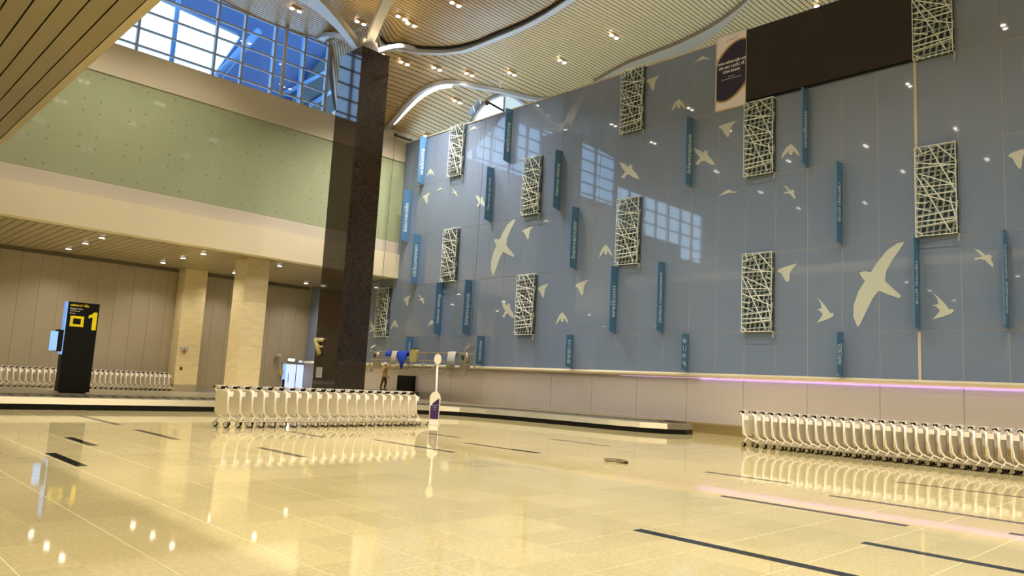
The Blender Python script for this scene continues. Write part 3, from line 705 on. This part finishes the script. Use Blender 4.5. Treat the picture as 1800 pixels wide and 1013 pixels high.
bs = make_spot('', 'downlights in the low back soffit', 0.13)
first = True
for X, nm in ((10.63, 'left'), (15.67, 'middle'), (20.13, 'third'), (25.2, 'right')):
    for Y, r_ in ((46.4, 'nearest the back wall'), (43.2, 'in the middle'), (40.35, 'nearest the cream beam')):
        if (X, Y) in ((20.13, 43.2), (25.2, 40.35)): continue
        o = bs if first else copy_tree(bs); o.location = (X, Y, 7.69); first = False
        o['label'] = 'small downlight %s of the %s row of the low soffit' % (r_, nm)
        if len([c for c in o.children if c.type == 'LIGHT']) == 0:
            l = bpy.data.objects.new('lamp', sp3); COL.objects.link(l); l.location = (0, 0, -0.1); l.parent = o
for X in (-4, 1, 5.6):
    for Y in (46.4, 40.35):
        o = copy_tree(bs); o.location = (X, Y, 7.69); o['label'] = 'small downlight of the low soffit left of the view'
        if len([c for c in o.children if c.type == 'LIGHT']) == 0:
            l = bpy.data.objects.new('lamp', sp3); COL.objects.link(l); l.location = (0, 0, -0.1); l.parent = o

# ================================================================== DARK MARBLE COLUMN
c0 = onZ(585, 718, 0); cxl, cyl, cw, cd, ch = c0.x, c0.y, 1.62, 2.07, 17.75
mc = thing('marble_column', 'tall dark brown marble column with white steel branches at its top', 'column', (cxl + cw / 2, cyl + cd / 2, 0))
obj('core', MB().box(-cw / 2 + 0.03, cw / 2 - 0.03, -cd / 2 + 0.03, cd / 2 - 0.03, 0, ch), M['black'], mc)
hs = ch / 10
for i in range(10):
    z0, z1 = i * hs + 0.004, (i + 1) * hs - 0.004
    obj('marble_slab', MB().box(-cw / 2, cw / 2, -cd / 2, -cd / 2 + 0.028, z0, z1), M['marble'], mc)
    obj('marble_slab', MB().box(-cw / 2, cw / 2, cd / 2 - 0.028, cd / 2, z0, z1), M['marble'], mc)
    obj('marble_slab', MB().box(-cw / 2, -cw / 2 + 0.028, -cd / 2 + 0.03, cd / 2 - 0.03, z0, z1), M['marble'], mc)
    obj('marble_slab', MB().box(cw / 2 - 0.028, cw / 2, -cd / 2 + 0.03, cd / 2 - 0.03, z0, z1), M['marble'], mc)
cap = Vector((cxl + cw / 2, cyl + cd / 2, ch))
def branch(px, py, w0, w1, h0, h1, name='branch', m=None):
    e = onC(px, py); d = e - cap; dh = Vector((d.x, d.y, 0)).normalized(); nrm = Vector((-dh.y, dh.x, 0)); vs = []; fs = []; n = 8
    for i in range(n + 1):
        f = i / n; c = Vector((0, 0, ch)) + Vector((d.x * f, d.y * f, d.z * (1 - (1 - f) ** 1.7))); ww = w0 + (w1 - w0) * f; hh = h0 + (h1 - h0) * f
        for a, b in ((-1, -1), (1, -1), (1, 1), (-1, 1)): vs.append(tuple(c + nrm * a * ww / 2 + Vector((0, 0, b * hh / 2))))
    for i in range(n):
        for k in range(4): fs.append((4 * i + k, 4 * i + (k + 1) % 4, 4 * i + 4 + (k + 1) % 4, 4 * i + 4 + k))
    fs += [(3, 2, 1, 0), tuple(4 * n + k for k in range(4))]
    return obj(name, MB().add(vs, fs), m or M['white'], mc)
branch(505, -25, 0.55, 2.0, 0.5, 0.25); branch(700, -25, 0.35, 0.7, 0.5, 0.25); branch(735, 90, 0.22, 0.3, 0.3, 0.15); branch(560, 70, 0.3, 0.4, 0.35, 0.2)
obj('hub', MB().prism([(-0.55, ch), (0.55, ch), (0.4, ch + 0.75), (-0.4, ch + 0.75)], 'Y', -0.45, 0.45), M['white'], mc)
obj('uplight', MB().disc((0.55, -0.75, ch + 0.06), 0.12, 0.1, 'Z', 12), M['lens'], mc)
ul = bpy.data.lights.new('column_uplight', 'SPOT'); ul.energy = 120; ul.spot_size = math.radians(110); ul.color = (1, 0.8, 0.45); ul.spot_blend = 0.8
for dx in (0.6, -0.6):
    lo = bpy.data.objects.new('lamp', ul); COL.objects.link(lo); lo.parent = mc; lo.location = (dx, -0.75, ch + 0.2); lo.rotation_euler = (math.pi, 0, 0)
# things fixed on the column's left face
p = onX(561, 611, cxl)
t = thing('wall_handset', 'cream F-shaped tubular fitting on the dark marble column', 'fitting', (cxl, p.y, p.z))
def PX(x, y): q = onX(x, y, cxl - 0.05); return (-0.06, q.y - p.y, q.z - p.z)
obj('tube', MB().tube([PX(556, 596), PX(562, 624)], 0.13, 10), M['cloth_yellow'], t, True)
obj('bracket', MB().tube([PX(560, 598), PX(568, 598)], 0.10, 8).tube([PX(561, 609), PX(567, 610)], 0.05, 6), M['cstone'], t, True)
p = onX(561, 655, cxl)
o = obj('paper_notice', MB().box(-0.012, -0.001, -0.27, 0.27, -0.25, 0.25), M['cloth_white']); o.location = (cxl, p.y, p.z); tag(o, 'square white paper notice low on the dark marble column', 'notice')
for i in range(4): 
    ln = obj('printed_line', MB().box(-0.014, -0.012, -0.2, 0.2, 0.14 - i * 0.1, 0.17 - i * 0.1), M['fix'], o)

# ================================================================== BAGGAGE CAROUSEL
FRONT = [(-8, 26.9), (10, 26.9), (19.2, 26.9), (20.6, 26.85), (21.5, 26.5), (22.1, 25.8), (22.55, 24.5), (22.95, 22.5), (23.2, 20.3), (23.35, 18.3), (23.6, 17.0), (24.15, 16.1), (24.9, 15.75), (25.7, 15.95), (26.3, 16.6), (26.6, 17.6), (26.7, 20)]
BACK = [(26.7, 32.5), (26.3, 34.0), (25.2, 34.8), (-8, 34.8)]
OUT = FRONT + BACK
def offset(path, d):
    o = []
    for i in range(len(path)):
        a = Vector(path[max(i - 1, 0)]); b = Vector(path[min(i + 1, len(path) - 1)]); t_ = (b - a).normalized(); o.append((path[i][0] - t_.y * d, path[i][1] + t_.x * d))
    return o
def densify(path, step=0.7):
    o = []
    for i in range(len(path) - 1):
        a, b = Vector(path[i]), Vector(path[i + 1]); n = max(1, int((b - a).length / step))
        for k in range(n): q = a + (b - a) * k / n; o.append((q.x, q.y))
    return o + [path[-1]]
def sweep(path, prof, mb=None):
    mb = mb or MB(); rings = [offset(path, d) for d, z in prof]; n = len(prof)
    vs = [(rings[k][i][0], rings[k][i][1], prof[k][1]) for i in range(len(path)) for k in range(n)]
    fs = [(i * n + k, i * n + (k + 1) % n, (i + 1) * n + (k + 1) % n, (i + 1) * n + k) for i in range(len(path) - 1) for k in range(n)]
    fs += [tuple(range(n)), tuple(range((len(path) - 1) * n, len(path) * n))[::-1]]
    return mb.add(vs, fs)
cs = thing('baggage_carousel', 'long steel baggage carousel bending along the blue wall', 'carousel', (0, 0, 0))
obj('kick_plate', sweep(OUT, [(0.03, 0), (0.5, 0), (0.5, 0.19), (0.03, 0.19)]), M['black'], cs)
DP = densify(OUT, 2.3); 
for i in range(0, len(DP) - 1):
    seg = DP[i:i + 2]
    o_, a_ = [], None
    A0, A1 = offset(DP, 0.0)[i], offset(DP, 0.0)[i + 1]; B0, B1 = offset(DP, 0.10)[i], offset(DP, 0.10)[i + 1]; C0, C1 = offset(DP, 0.16)[i], offset(DP, 0.16)[i + 1]
    D0, D1 = offset(DP, 0.14)[i], offset(DP, 0.14)[i + 1]
    q = [(A0, 0.18), (B0, 0.385), (C0, 0.405), (D0, 0.18)]; q1 = [(A1, 0.18), (B1, 0.385), (C1, 0.405), (D1, 0.18)]
    vs = [(p_[0], p_[1], z) for p_, z in q] + [(p_[0], p_[1], z) for p_, z in q1]
    obj('side_panel', MB().add(vs, [(0, 1, 5, 4), (1, 2, 6, 5), (2, 3, 7, 6), (3, 0, 4, 7), (0, 3, 2, 1), (4, 5, 6, 7)]), M['csteel'], cs)
DB = densify(OUT, 0.42); I0 = offset(DB, 0.17); I1 = offset(DB, 1.12); pc = MB(); cnt = 0
for i in range(len(DB) - 1):
    z0, z1 = 0.375, 0.392
    q = MB().add([(I0[i][0], I0[i][1], z1), (I0[i + 1][0], I0[i + 1][1], z0), (I1[i + 1][0], I1[i + 1][1], z0 + 0.05), (I1[i][0], I1[i][1], z1 + 0.05),
              (I0[i][0], I0[i][1], z1 - 0.03), (I0[i + 1][0], I0[i + 1][1], z0 - 0.03), (I1[i + 1][0], I1[i + 1][1], z0 + 0.02), (I1[i][0], I1[i][1], z1 + 0.02)],
             [(0, 1, 2, 3), (7, 6, 5, 4), (0, 4, 5, 1), (1, 5, 6, 2), (2, 6, 7, 3), (3, 7, 4, 0)])
    if I0[i][0] > 3 and not (DB[i][1] > 30 ): obj('belt_plate', q, M['rubber'], cs)
    else: pc.add(q.v, q.f)
tag(obj('far_belt_plates', pc, M['rubber'], cs), kind='stuff')
isl = offset(DP, 1.13)
def clip_poly(ps, ax, lim, sg):
    o = []
    for i_ in range(len(ps)):
        p_, q_ = ps[i_], ps[(i_ + 1) % len(ps)]; ip = sg * (p_[ax] - lim) <= 0; iq = sg * (q_[ax] - lim) <= 0
        if ip: o.append(p_)
        if ip != iq: f_ = (lim - p_[ax]) / (q_[ax] - p_[ax]); o.append((p_[0] + f_ * (q_[0] - p_[0]), p_[1] + f_ * (q_[1] - p_[1])))
    return o
xa_, xb_, ya_, yb_ = cxl - 0.02, cxl + cw + 0.02, cyl - 0.02, cyl + cd + 0.02       # the cover leaves the marble column free
mid_ = clip_poly(clip_poly(isl, 0, xa_, -1), 0, xb_, 1)
for pg in (clip_poly(isl, 0, xa_, 1), clip_poly(isl, 0, xb_, -1), clip_poly(mid_, 1, ya_, 1), clip_poly(mid_, 1, yb_, -1)):
    obj('island_cover', MB().prism(pg, 'Z', 0.3, 0.46), M['csteel'], cs)
ifc = thing('infeed_conveyor', 'dark-topped raised infeed conveyor under the gondola, carrying the worker', 'conveyor', (25.7, 36.5, 0))
obj('body', MB().box(-1.25, 1.1, -1.55, 1.8, 0.0, onX(674, 687, 24.85).z - 0.06), M['csteel'], ifc); obj('belt', MB().box(-1.3, 1.1, -1.6, 1.82, onX(674, 687, 24.85).z - 0.06, onX(674, 687, 24.85).z - 0.005), M['rubber'], ifc)
bh = thing('baggage_hatch', 'black square baggage hatch at the foot of the blue wall', 'hatch', (XW - 0.15, 36.35, 0.80))
obj('frame', MB().box(-0.10, 0.10, -0.78, 0.78, 0, 0.9), M['black'], bh)
for i in range(8): obj('curtain_strip', MB().box(-0.13, -0.105, -0.70 + i * 0.176, -0.70 + i * 0.176 + 0.165, 0.03, 0.82), M['black'], bh)

# ================================================================== KIOSK SIGN "1"
kY = 28.75
kp0, kp1 = onY(122, 530, kY), onY(180, 536, kY); kw = (kp1.x - kp0.x) - 0.06; kz0 = 0.46
kh = kp0.z - kz0
ks = thing('carousel_sign', 'tall black sign tower with a yellow 1 standing on the carousel', 'sign', (onY(100, 693, kY).x + kw / 2, kY, kz0))
obj('body', MB().box(-kw / 2, kw / 2, 0, 0.42, 0.05, kh), M['black'], ks); obj('foot', MB().box(-kw / 2 + .1, kw / 2 - .1, 0.05, 0.35, 0, 0.05), M['black'], ks)
obj('side_light', MB().box(-kw / 2 - 0.03, -kw / 2, 0.02, 0.42, 1.3, kh), M['bluelit'], ks)
obj('screen_housing', MB().box(-kw / 2 - 0.22, -kw / 2 - 0.03, 0.0, 0.30, kh - 1.72, kh - 0.98), M['black'], ks)
obj('side_screen', MB().box(-kw / 2 - 0.42, -kw / 2 - 0.2, -0.04, 0.0, kh - 1.70, kh - 1.05), M['bluelit'], ks)
def face_text(s, size, m, x, z, parent, name='lettering', align='CENTER', ox=0.0, y=-0.006):
    me = text_mesh(s, size, m, name, align, extr=0.004, ox=ox); o = link(name, me, parent)
    o.matrix_local = Matrix(((1, 0, 0, x), (0, 0, -1, y), (0, 1, 0, z), (0, 0, 0, 1))); return o
nx_, nz_ = kw / 2 - 0.28, kh - 0.92
obj('number_one', MB().prism([(nx_ + 0.10, nz_), (nx_ + 0.235, nz_), (nx_ + 0.235, nz_ + 0.62), (nx_ + 0.13, nz_ + 0.62), (nx_ + 0.07, nz_ + 0.55), (nx_ - 0.03, nz_ + 0.50), (nx_ - 0.03, nz_ + 0.40), (nx_ + 0.10, nz_ + 0.44)], 'Y', -0.010, 0), M['yellow'], ks)
ic = MB(); ix, iz_, a, b = -kw / 2 + 0.32, kh - 0.66, 0.22, 0.17
ic.box(ix - 0.21, ix + 0.21, -0.008, 0, iz_ - 0.18, iz_ - 0.10).box(ix - 0.21, ix + 0.21, -0.008, 0, iz_ + 0.10, iz_ + 0.18).box(ix - 0.21, ix - 0.12, -0.008, 0, iz_ - 0.1, iz_ + 0.1).box(ix + 0.12, ix + 0.21, -0.008, 0, iz_ - 0.1, iz_ + 0.1)
obj('baggage_symbol', ic, M['yellow'], ks)
face_text('HÀNH LÝ ĐẾN', 0.085, M['yellow'], -kw / 2 + 0.07, kh - 0.12, ks, align='LEFT', ox=0.003)
face_text('Baggage claim', 0.07, M['whiteprint'], -kw / 2 + 0.07, kh - 0.23, ks, align='LEFT'); face_text('International', 0.06, M['whiteprint'], -kw / 2 + 0.07, kh - 0.31, ks, align='LEFT')
face_text('arrivals', 0.06, M['whiteprint'], -kw / 2 + 0.07, kh - 0.39, ks, align='LEFT')

# ================================================================== LUGGAGE TROLLEYS
def make_cart():
    t = thing('luggage_trolley', '', 'luggage trolley')
    f = MB()
    for s in (-1, 1):
        f.tube([(0.86, s * 0.06, 0.135), (0.55, s * 0.16, 0.15), (0.30, s * 0.22, 0.205), (0.10, s * 0.285, 0.30), (0.02, s * 0.30, 0.42), (-0.02, s * 0.30, 0.70), (-0.04, s * 0.30, 1.0)], 0.024, 6)
        f.box(-0.05, 0.0, s * 0.30 - 0.022, s * 0.30 + 0.022, 0.40, 1.0)
        f.tube([(0.10, s * 0.29, 0.28), (0.0, s * 0.29, 0.14)], 0.018, 5)
    f.tube([(-0.04, -0.30, 1.0), (-0.04, 0.30, 1.0)], 0.018, 5); f.tube([(0.86, -0.06, 0.135), (0.86, 0.06, 0.135)], 0.02, 5); f.tube([(0.30, -0.22, 0.205), (0.30, 0.22, 0.205)], 0.012, 5)
    obj('frame', f, M['cartwhite'], t, True)
    obj('advert_board', MB().box(-0.035, -0.015, -0.28, 0.28, 0.33, 0.99), M['cartgrey'], t)
    bk = MB().box(-0.02, 0.13, -0.27, 0.27, 0.84, 0.855).box(0.12, 0.13, -0.27, 0.27, 0.84, 0.97).box(-0.03, 0.13, -0.275, -0.262, 0.84, 0.97).box(-0.03, 0.13, 0.262, 0.275, 0.84, 0.97)
    obj('basket', bk, M['cartgrey'], t)
    for s in (-1, 1): obj('handle_arm', MB().tube([(-0.05, s * 0.29, 0.96), (-0.13, s * 0.29, 1.07)], 0.026, 5), M['cartwhite'], t)
    obj('handle_bar', MB().tube([(-0.13, -0.30, 1.075), (-0.13, 0.30, 1.075)], 0.036, 8), M['black'], t, True)
    obj('brake_grip', MB().box(-0.20, -0.05, -0.11, 0.11, 1.055, 1.13), M['cartwhite'], t)
    for x, yv in ((0.0, -0.28), (0.0, 0.28), (0.80, 0.0)):
        wv = obj('wheel', MB().disc((x, yv, 0.072), 0.070, 0.045, 'Y', 12), M['black'], t)
        obj('wheel_cover', MB().disc((x - 0.03, yv, 0.088), 0.056, 0.060, 'Y', 10).box(x - 0.05, x + 0.01, yv - 0.02, yv + 0.02, 0.10, 0.150), M['chrome'], wv)
    return t
cart = make_cart(); used = False
ONES = ['', 'first', 'second', 'third', 'fourth', 'fifth', 'sixth', 'seventh', 'eighth', 'ninth', 'tenth', 'eleventh', 'twelfth', 'thirteenth', 'fourteenth', 'fifteenth', 'sixteenth', 'seventeenth', 'eighteenth', 'nineteenth']
def ordn(n):
    if n < 20: return ONES[n]
    t_, u = divmod(n, 10); return (['', '', 'twentieth', 'thirtieth', 'fortieth'][t_] if u == 0 else ['', '', 'twenty-', 'thirty-', 'forty-'][t_] + ONES[u])
def put_cart(x, y, rz, lb, grp, skip_parts=False):
    global used
    o = cart if not used else copy_tree(cart, (x, y, 0), rz)
    used = True
    o.location = (x, y, 0); o.rotation_euler = (0, 0, rz); o['label'] = lb; o['group'] = grp
    return o
a0, a1 = onZ(395, 753, 0), onZ(728, 749, 0); ang = math.atan2(a1.y - a0.y, a1.x - a0.x); N = 20
for i in range(N):
    f = i / (N - 1); lb = 'white luggage trolley, %s from the %s end of the front row' % ((ordn(i + 1), 'left') if i < 10 else (ordn(N - i), 'right'))
    if i == 0: lb = 'leftmost white luggage trolley of the front row'
    if i == N - 1: lb = 'rightmost white luggage trolley of the front row, beside the lollipop sign'
    put_cart(a0.x + (a1.x - a0.x) * f, a0.y + (a1.y - a0.y) * f + 0.28, ang, lb, 'trolleys nested in the front row')
y = 11.75; i = 0
while y > 3.3:
    lb = 'white luggage trolley, %s from the left end of the right row' % ordn(i + 1) if i else 'left end trolley of the right row, its board seen from behind'
    put_cart(22.15, y, -math.pi / 2, lb, 'trolleys nested in the right row'); y -= 0.42 if i == 0 else 0.27; i += 1
x = 17.1; i = 0
while x > 7.3:
    lb = 'pale luggage trolley, %s from the right end of the far row' % ordn(i + 1) if i else 'right end trolley of the far row, beside the far cream column'
    put_cart(x, 45.9 + (x - 8) * 0.2, 0.19, lb, 'trolleys nested in the far row'); x -= 0.29; i += 1

# ================================================================== LOLLIPOP SIGN
s0 = onZ(752, 748, 0)
t = thing('lollipop_sign', 'slim white lollipop sign with round head and a dark purple notice at its foot', 'sign', (s0.x + 0.45, s0.y + 0.25, 0), -0.68)
obj('pole', MB().tube([(0.05, 0.04, 0.02), (0.0, 0.04, 2.1)], 0.035, 8), M['cartwhite'], t, True)
obj('round_head', MB().prism([(0.13 * math.cos(a_ * math.pi / 12), 2.30 + 0.19 * math.sin(a_ * math.pi / 12)) for a_ in range(24)], 'Y', -0.01, 0.06), M['cartwhite'], t)
bdl = [(0.19 * math.cos(a_), 0.92 + 0.24 * math.sin(a_)) for a_ in [math.pi * k / 12 for k in range(13)]] + [(-0.19 + 0.03, 0.05), (0.19 - 0.03, 0.05)]
obj('notice_board', MB().prism(bdl, 'Y', -0.03, 0.02), M['cartwhite'], t)
nb = [(-0.15, 0.20), (0.15, 0.20), (0.15, 0.93), (0.05, 0.86), (-0.06, 0.76), (-0.15, 0.64)]
pp = obj('purple_print', MB().prism(nb, 'Y', -0.035, -0.03), mat('purple_print', (0.05, 0.015, 0.12, 1), 0.4), t)
for i, s in enumerate(['Please take', 'trolley', 'here']): face_text(s, 0.05, M['whiteprint'], 0.0, 0.68 - i * 0.07, t, y=-0.038)
obj('base', MB().disc((0.0, 0.0, 0.02), 0.22, 0.04, 'Z', 20), M['cartwhite'], t)

# ================================================================== CABLE ON FLOOR
c_ = onZ(1082, 813, 0); pts = []
for k in range(34):
    a_ = k / 33 * 2 * math.pi * 1.6; r_ = 0.20 + 0.015 * k / 10
    pts.append((c_.x + r_ * math.cos(a_) * 1.0, c_.y + r_ * 1.1 * math.sin(a_), 0.014 + 0.0016 * k))
t = thing('cable_coil', 'small coil of dark cable lying alone on the open floor', 'cable', (0, 0, 0))
obj('cable', MB().tube(pts, 0.014, 5), mat('grey_cable', (0.22, 0.19, 0.10, 1), 0.5), t, True)
obj('plug', MB().box(c_.x - 0.02, c_.x + 0.06, c_.y - 0.30, c_.y - 0.02, 0.002, 0.05), M['dark'], t)

# ================================================================== GONDOLA (suspended work platform) hanging at the wall
GX, GZ = 25.75, 2.02
gd = thing('suspended_gondola', 'galvanised suspended work platform hanging along the blue wall', 'work platform', (GX, 0, GZ))
y0, y1 = 29.45, 38.2
obj('deck', MB().box(-0.35, 0.35, y0, y1, 0, 0.10), M['galv'], gd)
rm = MB()
for xx in (-0.35, 0.35):
    for z in (0.55, 1.0): rm.tube([(xx, y0, z), (xx, y1, z)], 0.028, 5)
obj('guard_rail', rm, M['galv'], gd)
k = 0; yy = y0
while yy <= y1 + 0.01:
    for xx in (-0.35, 0.35): obj('post', MB().tube([(xx, yy, 0.1), (xx, yy, 1.0)], 0.025, 5), M['galv'], gd)
    if yy < y1 - 0.2: obj('brace', MB().tube([(-0.35, yy + 0.15, 0.5), (-0.37, yy + 0.55, 0.05)], 0.02, 5), M['chrome'], gd)
    yy += (y1 - y0) / 8
for yy, sgn in ((y0, -1), (y1, 1)):
    st_ = obj('end_stirrup', MB().tube([(-0.33, yy, 0), (-0.33, yy, 1.25), (0, yy, 1.45), (0.33, yy, 1.25), (0.33, yy, 0)], 0.04, 6), M['galv'], gd)
    obj('hoist_motor', MB().ball((0, yy - sgn * 0.3, 0.75), 0.22, 0.22, 0.32).box(-0.18, 0.18, yy - sgn * 0.3 - 0.16, yy - sgn * 0.3 + 0.16, 0.1, 0.5), M['galv'], gd)
    obj('motor_cap', MB().disc((-0.2, yy - sgn * 0.3, 0.78), 0.12, 0.1, 'X', 12), M['dark'], gd)
    obj('caster', MB().disc((-0.2, yy, -0.10), 0.09, 0.06, 'X', 10), M['chrome'], gd)
def drape(name, px0, px1, py0, zlen, m, lb, cat, shape=None):
    a_, b_ = onX(px0, py0, GX - 0.35), onX(px1, py0, GX - 0.35); z = GZ + 1.03; ya, yb = max(a_.y, b_.y), min(a_.y, b_.y)
    n = 10; vs = []; fs = []
    for i in range(n + 1):
        f = i / n; yv = ya + (yb - ya) * f; L_ = zlen * ((shape(f) if shape else 1.0)); wv = 0.03 * math.sin(f * 17)
        vs += [(GX - 0.29, yv, z - 0.25), (GX - 0.295, yv, z + 0.01), (GX - 0.35, yv, z + 0.035), (GX - 0.42, yv, z - 0.02), (GX - 0.46 + wv, yv, z - L_ * 0.5), (GX - 0.46 - wv, yv, z - L_)]
    for i in range(n):
        for k in range(5): fs.append((6 * i + k, 6 * i + k + 1, 6 * i + 6 + k + 1, 6 * i + 6 + k))
    o = obj(name, MB().add(vs, fs), m, None, True); sd = o.modifiers.new('thick', 'SOLIDIFY'); sd.thickness = 0.012
    return tag(o, lb, cat)
drape('blue_cloth', 701, 718, 620, 1.0, M['cloth_blue'], 'bright blue pointed cloth hung over the gondola rail', 'cloth', lambda f: 0.2 + (0.8 * math.exp(-((f - 0.5) * 3.2) ** 2)))
drape('blue_strap', 680, 689, 620, 0.28, M['cloth_blue'], 'short blue cloth at the left end of the gondola rail', 'cloth')
drape('white_rag', 690.6, 699.4, 620, 0.75, M['cloth_white'], 'white rag on the gondola rail beside the blue cloth', 'cloth')
drape('white_towel', 789, 803, 622, 0.8, M['cloth_white'], 'pale towel over the right half of the gondola rail', 'cloth')
p = onX(729, 626, GX - 0.4)
t = thing('yellow_canister', 'yellow-beige canister hung on the middle of the gondola rail', 'container', (GX - 0.432, p.y, p.z - 0.35))
obj('body', MB().prism([(-0.26, 0), (0.26, 0), (0.3, 0.1), (0.3, 0.6), (0.22, 0.72), (-0.22, 0.72), (-0.3, 0.6), (-0.3, 0.1)], 'X', -0.09, 0.05), M['cloth_yellow'], t); obj('lid', MB().box(-0.1, 0.06, -0.2, 0.2, 0.72, 0.78), M['dark'], t)
for n, (tp, lb) in enumerate([(29.45, 'black davit arm with post on the wall top before the skylight'), (38.0, 'dark davit arm on the wall top in the far corner')]):
    t = thing('davit_arm', lb, 'davit', (XW + 0.18, tp, 16.575)); hp = 0.95 if n == 0 else 0.28
    obj('post', MB().tube([(0, 0, 0), (0, 0, hp)], 0.06, 8), M['mull'], t); obj('arm', MB().tube([(0.1, 0, 0.12), (-1.25, 0.05, 0.30 if n == 0 else 0.15)], 0.06, 6), M['dark'], t)
    obj('pulley', MB().disc((-1.25, 0.05, 0.2), 0.12, 0.06, 'Y', 10), M['dark'], t)
    obj('rope', MB().tube([(-1.25, 0.05, 0.2), (GX - XW - 0.18, 0.0 + (0 if n == 0 else 0.15), GZ + 1.51 - 16.575)], 0.012, 4), M['dark'], t)

# ================================================================== WORKER
def skin_body(name, verts, edges, radii, m, parent, sub=2):
    me = bpy.data.meshes.new(name); me.from_pydata(verts, edges, []); o = bpy.data.objects.new(name, me); COL.objects.link(o)
    sk = o.modifiers.new('skin', 'SKIN'); sk.use_smooth_shade = True; ss = o.modifiers.new('sub', 'SUBSURF'); ss.levels = sub; ss.render_levels = sub
    for i, r in enumerate(radii): me.skin_vertices[0].data[i].radius = (r[0], r[1]) if isinstance(r, tuple) else (r, r)
    me.skin_vertices[0].data[0].use_root = True
    dg = bpy.context.evaluated_depsgraph_get(); me2 = bpy.data.meshes.new_from_object(o.evaluated_get(dg)); bpy.data.objects.remove(o)
    me2.materials.clear(); me2.materials.append(m); me2.name = name; return link(name, me2, parent)
wp = onX(674, 687, 25.75)
wp = onX(674, 687, 24.85)
wk = thing('person', 'person in tan jacket and white cap standing on the infeed conveyor', 'person', (24.85, wp.y, wp.z + 0.012), 0.5)
WZ = wp.z
skin_body('body', [(0, 0, .80), (0, 0, .95), (0, 0, 1.12), (0, 0, 1.30), (0, 0, 1.36), (.10, 0, .74), (.13, -.05, .42), (.13, .03, .08), (.14, -.12, .04), (-.10, 0, .74), (-.10, .08, .44), (-.08, .16, .08), (-.08, .02, .04),
                   (.19, 0, 1.22), (.27, .02, .98), (.24, -.14, .80), (.23, -.20, .74), (-.19, 0, 1.22), (-.27, 0, .98), (-.22, -.16, .84), (-.20, -.22, .80)],
          [(0, 1), (1, 2), (2, 3), (3, 4), (0, 5), (5, 6), (6, 7), (7, 8), (0, 9), (9, 10), (10, 11), (11, 12), (3, 13), (13, 14), (14, 15), (15, 16), (3, 17), (17, 18), (18, 19), (19, 20)],
          [(.15, .11), (.14, .10), (.16, .11), (.08, .08), .055, .085, .06, .045, .035, .085, .06, .045, .035, .06, .045, .035, .03, .06, .045, .035, .03], M['tan'], wk)
skin_body('trousers', [(0, 0, .84), (.10, 0, .72), (.13, -.05, .42), (.13, .03, .10), (-.10, 0, .72), (-.10, .08, .44), (-.08, .16, .10)],
          [(0, 1), (1, 2), (2, 3), (0, 4), (4, 5), (5, 6)], [(.165, .125), .10, .075, .062, .10, .075, .062], M['brown'], wk)
obj('shoe', MB().ball((.14, -.06, .035), .05, .13, .045), M['black'], wk, True); obj('shoe', MB().ball((-.08, .08, .035), .05, .13, .045), M['black'], wk, True)
for sx_ in (1, -1):
    hx, hy, hz = (.23, -.21, .73) if sx_ == 1 else (-.20, -.23, .79)
    hd = MB().ball((hx, hy, hz), .035, .03, .05)
    for k in range(4): hd.tube([(hx - .024 + k * .016, hy - .01, hz - .035), (hx - .026 + k * .017, hy - .03, hz - .085 + abs(k - 1.5) * .006), (hx - .024 + k * .016, hy - .015, hz - .11 + abs(k - 1.5) * .008)], .008, 5)
    hd.tube([(hx - sx_ * .03, hy, hz), (hx - sx_ * .055, hy - .02, hz - .04)], .010, 5)
    obj('hand', hd, M['skin'], wk, True)
hd = MB().ball((0, -.01, 1.475), .072, .092, .108, 14, 10).tube([(0, 0, 1.30), (0, 0, 1.42)], .05, 8)
hd.ball((0, -.105, 1.465), .013, .02, .02, 6, 4).ball((.074, 0, 1.47), .01, .02, .03, 6, 4).ball((-.074, 0, 1.47), .01, .02, .03, 6, 4)
he = obj('head', hd, M['skin'], wk, True)
for s in (-1, 1): obj('eye', MB().ball((s * .028, -.09, 1.488), .012, .01, .008, 6, 4), M['black'], he)
obj('mouth', MB().ball((0, -.095, 1.425), .022, .008, .006, 6, 4), M['brown'], he)
obj('cap', MB().ball((0, .0, 1.52), .10, .115, .085, 14, 8).box(-.07, .07, -.17, -.08, 1.50, 1.515), M['capw'], wk, True)
